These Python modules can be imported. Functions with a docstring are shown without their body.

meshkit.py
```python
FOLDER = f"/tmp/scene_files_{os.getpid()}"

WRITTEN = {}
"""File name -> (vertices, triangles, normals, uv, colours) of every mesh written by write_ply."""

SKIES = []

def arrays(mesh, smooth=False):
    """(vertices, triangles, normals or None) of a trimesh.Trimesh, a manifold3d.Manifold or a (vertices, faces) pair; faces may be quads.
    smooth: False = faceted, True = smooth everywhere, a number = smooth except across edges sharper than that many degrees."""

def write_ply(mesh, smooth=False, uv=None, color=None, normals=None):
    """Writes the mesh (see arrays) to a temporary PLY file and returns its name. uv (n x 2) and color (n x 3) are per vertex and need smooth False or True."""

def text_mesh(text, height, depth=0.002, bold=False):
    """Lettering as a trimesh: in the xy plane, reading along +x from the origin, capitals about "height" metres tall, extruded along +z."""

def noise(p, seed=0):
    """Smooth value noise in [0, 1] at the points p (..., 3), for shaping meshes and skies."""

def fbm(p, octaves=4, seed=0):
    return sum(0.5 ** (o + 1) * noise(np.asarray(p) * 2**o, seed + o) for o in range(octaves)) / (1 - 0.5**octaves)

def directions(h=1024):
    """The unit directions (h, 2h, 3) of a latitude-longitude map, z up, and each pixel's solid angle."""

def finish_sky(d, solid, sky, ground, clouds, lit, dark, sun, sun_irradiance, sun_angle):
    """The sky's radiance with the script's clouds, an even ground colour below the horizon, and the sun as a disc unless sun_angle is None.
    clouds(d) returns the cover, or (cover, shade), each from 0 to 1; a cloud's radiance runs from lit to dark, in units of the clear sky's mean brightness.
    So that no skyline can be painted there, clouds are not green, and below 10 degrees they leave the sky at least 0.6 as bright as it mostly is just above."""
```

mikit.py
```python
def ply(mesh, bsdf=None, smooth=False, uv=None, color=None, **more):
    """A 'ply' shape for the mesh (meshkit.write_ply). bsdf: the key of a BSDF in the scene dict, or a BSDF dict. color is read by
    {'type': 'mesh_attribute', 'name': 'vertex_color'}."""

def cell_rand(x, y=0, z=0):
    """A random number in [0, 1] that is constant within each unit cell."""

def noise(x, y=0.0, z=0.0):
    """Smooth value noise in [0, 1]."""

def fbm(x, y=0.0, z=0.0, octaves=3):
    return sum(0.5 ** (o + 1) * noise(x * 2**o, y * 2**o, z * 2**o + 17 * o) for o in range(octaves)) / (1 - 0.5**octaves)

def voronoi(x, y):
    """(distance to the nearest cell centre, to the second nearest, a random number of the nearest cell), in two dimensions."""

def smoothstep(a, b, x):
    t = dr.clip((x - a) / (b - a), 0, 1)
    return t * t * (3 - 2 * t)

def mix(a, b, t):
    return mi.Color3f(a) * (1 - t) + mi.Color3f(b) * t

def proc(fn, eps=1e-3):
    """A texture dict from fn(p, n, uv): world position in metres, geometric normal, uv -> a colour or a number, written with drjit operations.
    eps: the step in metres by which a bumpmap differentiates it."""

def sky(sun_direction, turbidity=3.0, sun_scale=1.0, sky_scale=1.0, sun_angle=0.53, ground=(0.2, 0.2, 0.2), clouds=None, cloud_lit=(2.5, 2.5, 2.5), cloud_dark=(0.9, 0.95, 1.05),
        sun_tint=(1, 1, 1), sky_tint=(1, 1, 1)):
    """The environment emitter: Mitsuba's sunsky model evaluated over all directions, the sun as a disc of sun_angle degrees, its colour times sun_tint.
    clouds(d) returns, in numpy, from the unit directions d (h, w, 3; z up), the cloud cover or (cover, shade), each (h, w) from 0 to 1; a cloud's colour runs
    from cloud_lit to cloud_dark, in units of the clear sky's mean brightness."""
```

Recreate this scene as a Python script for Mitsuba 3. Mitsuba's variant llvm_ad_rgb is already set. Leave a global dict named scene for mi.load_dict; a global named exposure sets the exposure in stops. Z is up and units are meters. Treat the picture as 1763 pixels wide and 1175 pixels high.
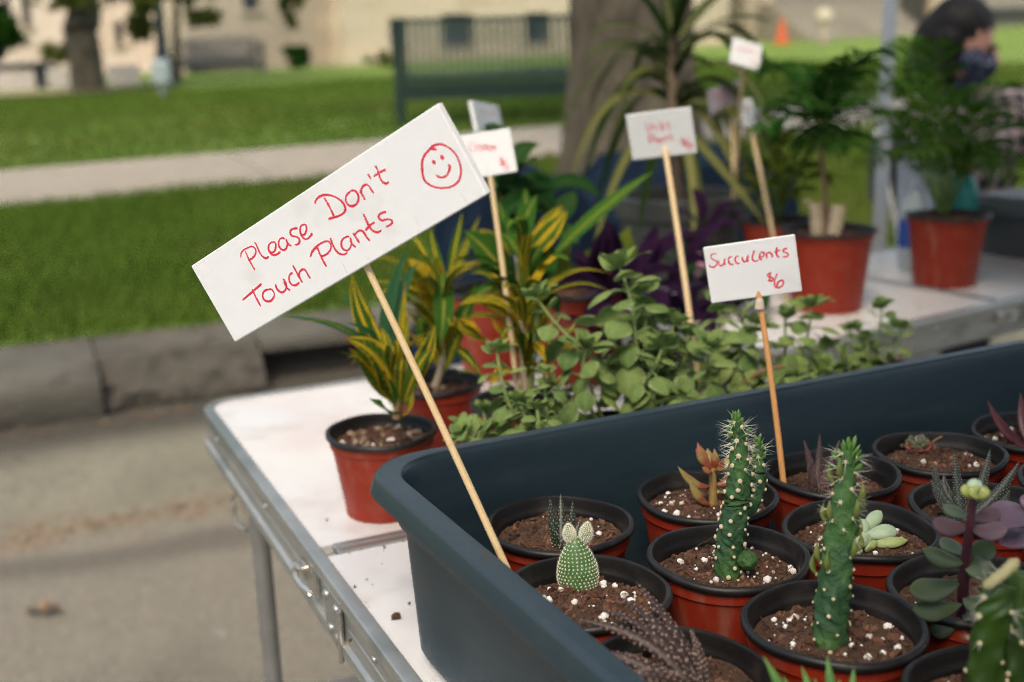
# A plant stall at the kerb of a park street: folding tables with potted plants, hand-written price signs, lawn, bench and stone building behind.
import math, numpy as np, trimesh, manifold3d as m3, mitsuba as mi, drjit as dr
import mikit, meshkit
from mikit import proc, noise, fbm, voronoi, cell_rand, smoothstep, mix
scene, labels = {}, {}
TF = mi.ScalarTransform4f
# ---------------------------------------------------------------- camera, light, exposure
exposure = 2.95
CAM = np.array([0, 0, 1.14])
pitch, roll = math.radians(13.86), math.radians(-1.7)
FWD = np.array([0, math.cos(pitch), -math.sin(pitch)])
UPV = -np.array([1, 0, 0]) * math.sin(roll) + np.array([0, math.sin(pitch), math.cos(pitch)]) * math.cos(roll)
scene['camera'] = {'type': 'thinlens', 'fov': 46.54, 'fov_axis': 'x', 'near_clip': 0.02, 'far_clip': 2000.0,
                   'aperture_radius': 0.0042, 'focus_distance': 0.80,
                   'to_world': TF().look_at(origin=CAM.tolist(), target=(CAM + FWD).tolist(), up=UPV.tolist())}
scene['sky'] = mikit.sky([-0.16, -0.62, 0.80], turbidity=3, sun_scale=0.30, sky_scale=1.0, sun_angle=24, clouds=lambda d: 0.9,
                         cloud_lit=(1.09, 1.22, 1.37), cloud_dark=(0.9, 0.92, 0.95), ground=(.14, .15, .12), sun_tint=(.98, 1.0, 1.05))
labels['sky'] = {'kind': 'structure'}

# ---------------------------------------------------------------- helpers
RNG = np.random.default_rng(7)
def nrm(v):
    v = np.asarray(v, float); return v / (np.linalg.norm(v) + 1e-12)
def key_for(k):
    if not any(x == k or x.startswith(k + '__') for x in scene) and k not in labels: return k
    i = 1
    while True:
        c = f'{k}_{i:03d}'
        if not any(x == c or x.startswith(c + '__') for x in scene) and c not in labels: return c
        i += 1
COUNT = {}
def part_key(k):
    n = COUNT.get(k, 0); COUNT[k] = n + 1
    return k if n == 0 else f'{k}_{n:03d}'
def thing(name, label, cat, group=None, kind=None):
    k = part_key(name)
    labels[k] = {'label': label, 'category': cat}
    if group: labels[k]['group'] = group
    if kind: labels[k]['kind'] = kind
    return k
def part(parent, name, mesh, bsdf, smooth=35, uv=None, label=None, kind=None, **more):
    k = part_key(parent + '__' + name)
    scene[k] = mikit.ply(mesh, bsdf, smooth=smooth, uv=uv, **more)
    if label or kind:
        labels[k] = {}
        if label: labels[k]['label'] = label
        if kind: labels[k]['kind'] = kind
    return k
def single(name, mesh, bsdf, label=None, cat=None, group=None, kind=None, smooth=35, uv=None):
    k = part_key(name)
    scene[k] = mikit.ply(mesh, bsdf, smooth=smooth, uv=uv)
    labels[k] = {a: b for a, b in (('label', label), ('category', cat), ('group', group), ('kind', kind)) if b}
    return k
def tm(v, f): return trimesh.Trimesh(np.asarray(v, float), np.asarray(f, int), process=False)
def cat(ms): return trimesh.util.concatenate(ms)
def grid_faces(n, m, wrap=False):
    i, j = np.meshgrid(np.arange(n - 1), np.arange(m if wrap else m - 1), indexing='ij')
    a, b, c, d = i * m + j, i * m + (j + 1) % m, (i + 1) * m + (j + 1) % m, (i + 1) * m + j
    q = np.stack([a, b, c, d], -1).reshape(-1, 4)
    return np.vstack([q[:, [0, 1, 2]], q[:, [0, 2, 3]]])
def frames(p, ref=(0.13, 0.21, 0.97)):
    p = np.asarray(p, float); t = np.gradient(p, axis=0); t /= np.linalg.norm(t, axis=1, keepdims=True) + 1e-12
    a = np.cross(t, np.asarray(ref, float)); a /= np.linalg.norm(a, axis=1, keepdims=True) + 1e-9
    return p, t, a, np.cross(a, t)
def bez(b, m, t, n):
    b, m, t = (np.asarray(x, float) for x in (b, m, t)); c = 2 * m - (b + t) / 2
    u = np.linspace(0, 1, n)[:, None]
    return (1 - u) ** 2 * b + 2 * u * (1 - u) * c + u * u * t
def smooth_path(pts, n):
    pts = np.asarray(pts, float); s = np.r_[0, np.cumsum(np.linalg.norm(np.diff(pts, axis=0), axis=1))]; s /= s[-1]
    from scipy.interpolate import PchipInterpolator
    return PchipInterpolator(s, pts)(np.linspace(0, 1, n))
def tube(p, r, sides=8, flat=1.0, ref=(0.13, 0.21, 0.97), caps=True):
    p, t, a, b = frames(p, ref); r = np.broadcast_to(r, (len(p),)).astype(float)
    ang = np.arange(sides) * 2 * np.pi / sides
    v = p[:, None] + r[:, None, None] * (np.cos(ang)[None, :, None] * a[:, None] + flat * np.sin(ang)[None, :, None] * b[:, None])
    v = v.reshape(-1, 3); f = grid_faces(len(p), sides, True)
    if caps:
        n = len(v); v = np.vstack([v, p[0], p[-1]]); k = np.arange(sides); e = (len(p) - 1) * sides
        f = np.vstack([f, np.stack([k * 0 + n, (k + 1) % sides, k], 1), np.stack([k * 0 + n + 1, e + k, e + (k + 1) % sides], 1)])
    f = f[:, ::-1] if np.linalg.det(np.stack([a[0], b[0], t[0]])) < 0 else f
    return tm(v, f)
def rod(p0, p1, r0, r1=None, sides=10, n=2):
    p0, p1 = np.asarray(p0, float), np.asarray(p1, float); u = np.linspace(0, 1, n)[:, None]
    ref = (1, 0, 0) if abs(nrm(p1 - p0)[2]) > .8 else (0, 0, 1)
    return tube(p0 + (p1 - p0) * u, r0 + ((r1 if r1 is not None else r0) - r0) * u[:, 0], sides, ref=ref)
def lathe(profile, n=48, c=(0, 0, 0)):
    pr = np.asarray(profile, float); th = np.arange(n) * 2 * np.pi / n
    v = np.stack([pr[:, :1] * np.cos(th), pr[:, :1] * np.sin(th), np.repeat(pr[:, 1:], n, 1)], -1).reshape(-1, 3) + np.asarray(c, float)
    return tm(v, grid_faces(len(pr), n, True))
def box(size, at=(0, 0, 0), rz=0.0, bevel=0.0, rot=None):
    m = trimesh.creation.box(size)
    if bevel:
        s = np.asarray(size, float) / 2 - bevel
        pts = [sx * s[0] * np.array([1, 0, 0]) + sy * s[1] * np.array([0, 1, 0]) + sz * s[2] * np.array([0, 0, 1]) + d for sx in (-1, 1) for sy in (-1, 1) for sz in (-1, 1)
               for d in (np.array([sx * bevel, 0, 0]), np.array([0, sy * bevel, 0]), np.array([0, 0, sz * bevel]))]
        m = trimesh.convex.convex_hull(np.array(pts))
    v = np.array(m.vertices)
    if rot is not None: v = v @ np.asarray(rot).T
    if rz: c, s_ = math.cos(rz), math.sin(rz); v = v @ np.array([[c, -s_, 0], [s_, c, 0], [0, 0, 1]]).T
    return tm(v + np.asarray(at, float), m.faces)
def bar(p0, p1, w, h, up=(0, 0, 1), bevel=0.0):
    p0, p1 = np.asarray(p0, float), np.asarray(p1, float); x = nrm(p1 - p0); y = nrm(np.cross(up, x)); z = np.cross(x, y)
    return box((np.linalg.norm(p1 - p0), w, h), (p0 + p1) / 2, rot=np.stack([x, y, z], 1), bevel=bevel)
def ico(c, r, sub=1, jitter=0.0, seed=0, squash=(1, 1, 1)):
    m = trimesh.creation.icosphere(subdivisions=sub); v = np.array(m.vertices)
    if jitter: v = v * (1 + jitter * (np.random.default_rng(seed).random((len(v), 1)) - .5))
    return tm(v * r * np.asarray(squash) + np.asarray(c, float), m.faces)
def scatter(base, pts, scales, seed=0, spin=True, squash=None):
    """many copies of one small mesh as one mesh"""
    rg = np.random.default_rng(seed); v0, f0 = np.array(base.vertices), np.array(base.faces); pts = np.asarray(pts, float); n = len(pts)
    v = np.repeat(v0[None], n, 0) * np.asarray(scales, float).reshape(n, 1, -1)
    if squash is not None: v = v * squash
    if spin:
        q = rg.normal(size=(n, 4)); q /= np.linalg.norm(q, axis=1, keepdims=True); w, x, y, z = q.T
        R = np.stack([1 - 2 * (y * y + z * z), 2 * (x * y - z * w), 2 * (x * z + y * w), 2 * (x * y + z * w), 1 - 2 * (x * x + z * z), 2 * (y * z - x * w),
                      2 * (x * z - y * w), 2 * (y * z + x * w), 1 - 2 * (x * x + y * y)], -1).reshape(n, 3, 3)
        v = np.einsum('nij,nkj->nki', R, v)
    v = v + pts[:, None]
    return tm(v.reshape(-1, 3), (f0[None] + (np.arange(n) * len(v0))[:, None, None]).reshape(-1, 3))
LEAF_ID = [0]
def leaf(b, m, t, w, face=(0, -.6, .8), fold=.2, n=12, shape=(.8, 1.0), bulge=0.0, crenate=0.0, wave=0.0, cols=5):
    """a leaf blade from base b through m to tip t; uv = (leaf number + across, along)"""
    p = bez(b, m, t, n); tg = np.gradient(p, axis=0); tg /= np.linalg.norm(tg, axis=1, keepdims=True) + 1e-12
    s = np.cross(tg, np.asarray(face, float)); s /= np.linalg.norm(s, axis=1, keepdims=True) + 1e-9
    nn = np.cross(s, tg); u = np.linspace(0, 1, n); pr = np.sin(np.pi * u ** shape[0]) ** shape[1]; pr[0] = max(pr[0], .06); pr[-1] = .02
    LEAF_ID[0] += 1; k = LEAF_ID[0]
    if crenate: pr = pr * (1 + crenate * np.cos(u * 26 * np.pi / 2))
    a = np.linspace(-1, 1, cols); hw = w / 2 * pr
    v = p[:, None] + hw[:, None, None] * a[None, :, None] * s[:, None] + nn[:, None] * (hw[:, None, None] * (fold * np.abs(a) - bulge * a * a)[None, :, None]
        + (wave * w * np.sin(u * 17 + k) * (a ** 2)[:, None]).T[:, :, None])
    uv = np.stack([np.broadcast_to(k + .5 + .49 * a, (n, cols)), np.broadcast_to(u[:, None], (n, cols))], -1).reshape(-1, 2)
    return tm(v.reshape(-1, 3), grid_faces(n, cols)), uv
def add_leaf(parent, bsdf, *a, name='leaf', **k):
    m, uv = leaf(*a, **k); return part(parent, name, m, bsdf, smooth=True, uv=uv)
def fat(b, m, t, w, th, n=12, sides=10, face=(0, -.6, .8), peak=.55, sharp=1.0):
    """a fleshy leaf: a closed flattened body along a curve"""
    p = bez(b, m, t, n); u = np.linspace(0, 1, n); r = np.where(u < peak, (np.sin(u / peak * np.pi / 2)) ** .7 * .62 + .38 * (u / peak), np.cos((u - peak) / (1 - peak) * np.pi / 2) ** sharp)
    r = np.maximum(r, .04); return tube(p, r * w / 2, sides, th / w, ref=face)

# ---------------------------------------------------------------- materials
def bs(name, base, rough=.5, two=True, bump=None, bscale=1.0, **more):
    b = {'type': 'principled', 'base_color': proc(base) if callable(base) else {'type': 'rgb', 'value': list(base)}, 'roughness': proc(rough) if callable(rough) else rough, **more}
    if bump: b = {'type': 'bumpmap', 'arbitrary': proc(bump, 2e-4), 'scale': bscale, 'bsdf': b}
    scene[name] = {'type': 'twosided', 'bsdf': b} if two else b
    return name
def uvf(uv): return uv.x - dr.floor(uv.x), dr.floor(uv.x)
def dusty(c, dust, amount, f=90):
    return lambda p, n, uv: mix(c, dust, amount * smoothstep(.45, .9, fbm(p.x * f, p.y * f, p.z * f)) + amount * .25 * noise(p.x * 900, p.y * 900, p.z * 900))
bs('pot_red', lambda p, n, uv: mix(dusty((.25, .022, .008), (.32, .09, .055), .28, 60)(p, n, uv), mix((.10, .045, .028), (.36, .17, .12), noise(p.x * 31, p.y * 31)), .55 * smoothstep(.56, .82, fbm(p.x * 70 + 3, p.y * 70, p.z * 9, 4))), .45, specular=.28)
bs('pot_black', dusty((.006, .0055, .0055), (.07, .06, .055), .34, 45), .46, specular=.4)
bs('pot_grey', dusty((.03, .032, .03), (.07, .07, .06), .6, 20), .55)
bs('tub_plastic', lambda p, n, uv: mix(mix((.0125, .0275, .038), (.05, .045, .038), .22 * smoothstep(.55, .8, fbm(p.x * 22, p.y * 22, p.z * 22 + 5, 4))), (.055, .080, .095), .14 * smoothstep(.5, .85, fbm(p.x * 14, p.y * 14, p.z * 60)) + .28 * smoothstep(.985, 1.0, noise(p.x * 130, p.y * 900, p.z * 70)) + .06 * noise(p.x * 800, p.y * 800, p.z * 800)), .38, specular=.5)
def table_col(p, n, uv):
    c = mix((.655, .648, .65), (.69, .67, .635), noise(p.x * 7, p.y * 7))
    c = mix(c, (.50, .45, .42), .5 * smoothstep(.55, .85, fbm(p.x * 16, p.y * 16, 3.0, 4)))
    c = mix(c, (.60, .49, .47), .55 * smoothstep(.5, .8, fbm(p.x * 6 + 40, p.y * 6, 1.0, 3)))
    return mix(c, (.30, .25, .2), .55 * smoothstep(.93, .97, noise(p.x * 260, p.y * 260)) * smoothstep(.5, .7, noise(p.x * 23, p.y * 23)))
bs('table_white', table_col, .32, specular=.45)
bs('aluminium', lambda p, n, uv: mix(mix((.54, .54, .51), (.34, .35, .34), fbm(p.x * 30, p.y * 30, p.z * 120)), (.24, .28, .27), .7 * smoothstep(.6, .75, fbm(p.x * 11, p.y * 11, p.z * 20))), .38, metallic=.8)
bs('aluminium_dull', lambda p, n, uv: mix((.40, .40, .38), (.26, .26, .25), fbm(p.x * 40, p.y * 40, p.z * 40)), .45, metallic=.7)
bs('steel_bright', (.62, .60, .55), .25, metallic=.95)
bs('card_white', lambda p, n, uv: mix((.83, .835, .84), (.66, .65, .63), .45 * smoothstep(.55, .9, fbm(p.x * 42, p.y * 42, p.z * 42, 5)) + .05 * noise(p.x * 1500, p.y * 1500, p.z * 1500)), .55, specular=.3)
bs('card_lilac', lambda p, n, uv: mix((.42, .38, .44), (.26, .22, .28), noise(p.x * 90, p.y * 90, p.z * 90)), .5)
bs('crease_grey', (.52, .52, .52), .6)
bs('red_ink', lambda p, n, uv: mix((.62, .020, .055), (.72, .06, .10), noise(p.x * 300, p.y * 300, p.z * 300)), .4)
bs('bamboo', lambda p, n, uv: mix((.68, .51, .28), (.56, .38, .18), .6 * fbm(p.x * 700, p.y * 700, p.z * 30)), .5)
bs('bamboo_orange', lambda p, n, uv: mix((.60, .30, .10), (.48, .21, .06), .6 * fbm(p.x * 700, p.y * 700, p.z * 30)), .5)
bs('soil', lambda p, n, uv: mix((.020, .010, .007), (.105, .052, .030), fbm(p.x * 420, p.y * 420, p.z * 420, 4)), .9, bump=lambda p, n, uv: fbm(p.x * 600, p.y * 600, p.z * 600), bscale=.002)
bs('soil_crumb', lambda p, n, uv: mix((.020, .010, .007), (.23, .115, .066), noise(p.x * 330, p.y * 330, p.z * 330) * noise(p.x * 90, p.y * 90) * 1.5), .9)
bs('bark_chip', lambda p, n, uv: mix((.06, .026, .016), (.15, .066, .038), fbm(p.x * 400, p.y * 400, p.z * 100)), .85)
bs('perlite', lambda p, n, uv: mix((.80, .78, .74), (.45, .36, .28), .7 * smoothstep(.5, .75, noise(p.x * 300, p.y * 300, p.z * 300))), .8)
bs('pebble', lambda p, n, uv: mix((.34, .25, .17), (.06, .032, .02), cell_rand(dr.floor(p.x * 170), dr.floor(p.y * 170))), .75)
def leaf_bsdf(name, col, rough=.42, trans=.35, spec=.4):
    scene[name] = {'type': 'principledthin', 'base_color': proc(col), 'roughness': rough, 'diff_trans': trans, 'eta': 1.35}
def croton_col(p, n, uv):
    a, k = uvf(uv); r, r2 = cell_rand(k, 3), cell_rand(k, 9); x = dr.abs(a - .5) * 2
    green = mix((.030, .075, .012), (.055, .12, .018), r2); yel = mix((.52, .40, .035), (.60, .35, .014), r2)
    wob = .10 * (noise(uv.x * 9, uv.y * 9, k) - .5)
    mid = 1 - smoothstep(.07, .20 + .14 * r, x + wob)
    side = smoothstep(.68, .84, x + 2 * wob) * smoothstep(.2, .45, r)
    vein = smoothstep(.80, .95, dr.sin(uv.y * 75 - x * 9) + .8 * (noise(uv.x * 12, uv.y * 12, k) - .5)) * .55 * smoothstep(.3, .8, r2)
    t = dr.maximum(dr.maximum(mid, side), vein)
    allyel = smoothstep(.82, .86, r)
    t = mi.Float(dr.lerp(t, 1 - .8 * smoothstep(.72, .8, noise(uv.x * 16, uv.y * 16, k)), allyel))
    return mix(mix(green, yel, t * .9), (.20, .10, .035), smoothstep(.90, .98, uv.y + .05 * noise(uv.x * 8, uv.y * 8, k)) * smoothstep(.5, .7, r2))
leaf_bsdf('croton_leaf', croton_col, .33, .35)
def croton_green(p, n, uv):
    a, k = uvf(uv); x = dr.abs(a - .5) * 2; r = cell_rand(k, 5)
    return mix(mix((.022, .075, .014), (.05, .13, .02), r), (.36, .33, .05), (1 - smoothstep(.04, .13, x)) * .8 + .25 * smoothstep(.9, 1, x) * r)
leaf_bsdf('croton_green_leaf', croton_green, .3, .35)
def dark_leaf(p, n, uv):
    a, k = uvf(uv); x = dr.abs(a - .5) * 2
    return mix(mix((.012, .042, .012), (.03, .075, .02), cell_rand(k, 5)), (.08, .13, .05), (1 - smoothstep(.03, .1, x)) * .6)
leaf_bsdf('dark_leaf', dark_leaf, .35, .3)
def blue_leaf(p, n, uv):
    a, k = uvf(uv)
    return mix((.022, .075, .035), (.04, .11, .045), noise(uv.x * 20, uv.y * 4, k))
leaf_bsdf('blue_leaf', blue_leaf, .38, .3)
def fuzzy_col(p, n, uv):
    a, k = uvf(uv); x = dr.abs(a - .5) * 2; r = cell_rand(k, 4)
    c = mix(mix((.085, .165, .040), (.22, .30, .085), r), (.26, .25, .06), .5 * smoothstep(.6, .9, noise(uv.x * 3, uv.y * 3, k)) * smoothstep(.75, .9, cell_rand(k, 11))); c = mix(c, (.20, .31, .05), smoothstep(.88, .95, cell_rand(k, 8)) * .7)
    vein = smoothstep(.75, .95, dr.sin(uv.y * 26 - x * 4)) * .12 + (1 - smoothstep(.02, .07, x)) * .2
    rim = smoothstep(.74, 1.0, x) * .55 + .16 * noise(p.x * 2500, p.y * 2500, p.z * 2500)
    return mix(c, (.42, .50, .26), dr.minimum(vein + rim, .65))
leaf_bsdf('fuzzy_leaf', fuzzy_col, .65, .42)
bs('fuzzy_stem', lambda p, n, uv: mix((.26, .33, .11), (.18, .25, .08), noise(p.x * 90, p.y * 90, p.z * 90)), .7)
bs('woody_stem', lambda p, n, uv: mix((.15, .08, .04), (.26, .17, .08), fbm(p.x * 200, p.y * 200, p.z * 60)), .8)
bs('pale_stem', lambda p, n, uv: mix((.30, .23, .15), (.44, .36, .25), fbm(p.x * 120, p.y * 120, p.z * 60)), .8)
def purple_col(p, n, uv):
    a, k = uvf(uv)
    return mix(mix((.008, .0035, .009), (.020, .008, .024), cell_rand(k, 2)), (.055, .022, .065), .5 * noise(uv.x * 14, uv.y * 3, k))
leaf_bsdf('purple_leaf', purple_col, .4, .3)
bs('purple_stem', (.07, .025, .08), .5)
def dracaena_col(p, n, uv):
    a, k = uvf(uv); x = dr.abs(a - .5) * 2; r = cell_rand(k, 6)
    c = mix(mix((.010, .024, .007), (.032, .052, .014), r), (.22, .22, .10), .55 * smoothstep(.3, .6, r) * (1 - smoothstep(.2, .6, x)))
    return mix(c, (.16, .10, .035), smoothstep(.93, .96, r) * .6)
leaf_bsdf('dracaena_leaf', dracaena_col, .4, .3)
leaf_bsdf('dracaena_pale', lambda p, n, uv: mix(mix((.10, .11, .03), (.24, .22, .09), cell_rand(uvf(uv)[1], 6)), (.06, .08, .02), smoothstep(.55, .8, dr.abs(uvf(uv)[0] - .5) * 2)), .5, .3)
def palm_col(p, n, uv):
    a, k = uvf(uv); return mix((.010, .042, .008), (.036, .095, .016), cell_rand(k, 4) * .7 + .3 * noise(p.x * 30, p.y * 30, p.z * 30))
leaf_bsdf('palm_leaf', palm_col, .4, .3)
leaf_bsdf('light_palm_leaf', lambda p, n, uv: mix((.030, .085, .012), (.075, .15, .025), cell_rand(uvf(uv)[1], 4)), .4, .35)
leaf_bsdf('olive_leaf', lambda p, n, uv: mix((.07, .10, .012), (.14, .17, .025), cell_rand(uvf(uv)[1], 4)), .5, .35)
bs('palm_stem', lambda p, n, uv: mix((.04, .10, .02), (.09, .14, .03), noise(p.x * 60, p.y * 60, p.z * 20)), .5)
leaf_bsdf('crown_leaf', lambda p, n, uv: mix((.075, .10, .020), (.16, .19, .045), noise(p.x * 2.5, p.y * 2.5, p.z * 2.5)), .5, .4)
leaf_bsdf('dark_crown_leaf', lambda p, n, uv: mix((.010, .045, .006), (.03, .09, .012), noise(p.x * 3, p.y * 3, p.z * 3)), .5, .3)
leaf_bsdf('grass_blade', lambda p, n, uv: mix(mix((.086, .152, .022), (.140, .212, .036), fbm(p.x * 1.4, p.y * 1.4)), (.19, .17, .06), .55 * noise(p.x * 60, p.y * 60) * smoothstep(.45, .75, fbm(p.x * 1.1 + 9, p.y * 1.1))), .5, .35)
bs('turf', lambda p, n, uv: mix(mix((.075, .132, .018), (.118, .172, .028), fbm(p.x * 1.3, p.y * 1.3)), (.10, .10, .03), .5 * smoothstep(.6, .8, fbm(p.x * 2.3 + 5, p.y * 2.3))), .9)
# ---------------------------------------------------------------- the street's frame: s along the kerb, t across it, away from the camera
AN = math.radians(22.5); SX, TX = np.array([math.cos(AN), math.sin(AN)]), np.array([-math.sin(AN), math.cos(AN)])
def ground(s, t):
    b = np.interp(t, [4.2, 4.44, 7.2, 8.9, 10, 12, 30, 45, 90], [.165, .168, .335, .39, .455, .50, .64, .68, .70])
    return b + np.clip((np.asarray(t) - 4.5) / 2.7, 0, 1) * .021 * np.clip(s, -12, 40)
def W3(s, t, z=0.0):
    s, t = np.broadcast_arrays(np.asarray(s, float), np.asarray(t, float)); z = np.broadcast_to(z, s.shape)
    return np.stack([s * SX[0] + t * TX[0], s * SX[1] + t * TX[1], z], -1)
def sheet(s0, s1, t0, t1, ns, nt, lift=0.0, rough=0.0):
    s, t = np.meshgrid(np.linspace(s0, s1, ns), np.linspace(t0, t1, nt), indexing='ij')
    z = ground(s, t) + lift
    if rough: z = z + rough * (meshkit.fbm(np.stack([s * 3, t * 3, s * 0], -1)) - .5)
    return tm(W3(s, t, z).reshape(-1, 3), grid_faces(ns, nt))
def road_col(p, n, uv):
    t = p.x * TX[0] + p.y * TX[1]; w = t + .10 * (noise(p.x * 4, p.y * 4) - .5)
    asphalt = mix(mix((.18, .158, .122), (.26, .232, .185), noise(p.x * 150, p.y * 150)), (.10, .088, .07), .45 * smoothstep(.5, .8, noise(p.x * 190 + 3, p.y * 190)))
    asphalt = mix(asphalt, (.12, .105, .08), .5 * smoothstep(.4, .75, fbm(p.x * 3, p.y * 3, 0.0, 5)))
    pan = mix(mix((.25, .228, .17), (.17, .155, .11), fbm(p.x * 5, p.y * 5, 0.0, 4)), (.10, .09, .07), .5 * smoothstep(.6, .8, noise(p.x * 60, p.y * 60)))
    c = mix(asphalt, pan, smoothstep(2.93, 3.0, w))
    c = mix(c, mix((.30, .22, .15), (.12, .07, .035), noise(p.x * 90, p.y * 90)), .75 * smoothstep(2.84, 2.96, w) * (1 - smoothstep(3.02, 3.18, w)) * smoothstep(.25, .65, fbm(p.x * 18, p.y * 18)))
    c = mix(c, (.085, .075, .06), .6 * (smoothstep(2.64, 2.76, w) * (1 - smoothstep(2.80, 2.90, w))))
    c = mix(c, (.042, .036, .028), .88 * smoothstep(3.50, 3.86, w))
    return mix(c, (.33, .32, .29), .6 * smoothstep(.955, .985, noise(p.x * 45, p.y * 45)))
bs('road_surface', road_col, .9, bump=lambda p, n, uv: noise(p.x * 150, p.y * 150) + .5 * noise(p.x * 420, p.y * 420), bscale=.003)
def concrete(lo, hi, wear=(.10, .09, .075)):
    return lambda p, n, uv: mix(mix(lo, hi, fbm(p.x * 6, p.y * 6, p.z * 6, 4)), wear, .55 * smoothstep(.55, .8, fbm(p.x * 13 + 7, p.y * 13, p.z * 13, 4)))
bs('kerb_concrete', concrete((.070, .065, .052), (.135, .124, .10), (.04, .034, .027)), .9, bump=lambda p, n, uv: fbm(p.x * 60, p.y * 60, p.z * 60, 4), bscale=.01)
bs('worn_concrete', concrete((.058, .052, .041), (.130, .114, .09), (.026, .022, .018)), .95, bump=lambda p, n, uv: fbm(p.x * 40, p.y * 40, p.z * 40, 4), bscale=.02)
bs('path_concrete', concrete((.215, .185, .145), (.28, .245, .20), (.16, .135, .11)), .9)
bs('gravel_path', lambda p, n, uv: mix((.15, .155, .07), (.22, .20, .11), fbm(p.x * 3, p.y * 3)), .95)
single('ground', tm([[-400, -300, -.05], [400, -300, -.05], [400, 600, -.05], [-400, 600, -.05]], [[0, 1, 2], [0, 2, 3]]), 'turf', kind='structure', smooth=False)
single('road', tm(W3(np.array([-40, 60, 60, -40]), np.array([-30, -30, 4.42, 4.42]), 0.0), [[0, 1, 2], [0, 2, 3]]), 'road_surface', kind='structure', smooth=False)
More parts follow.
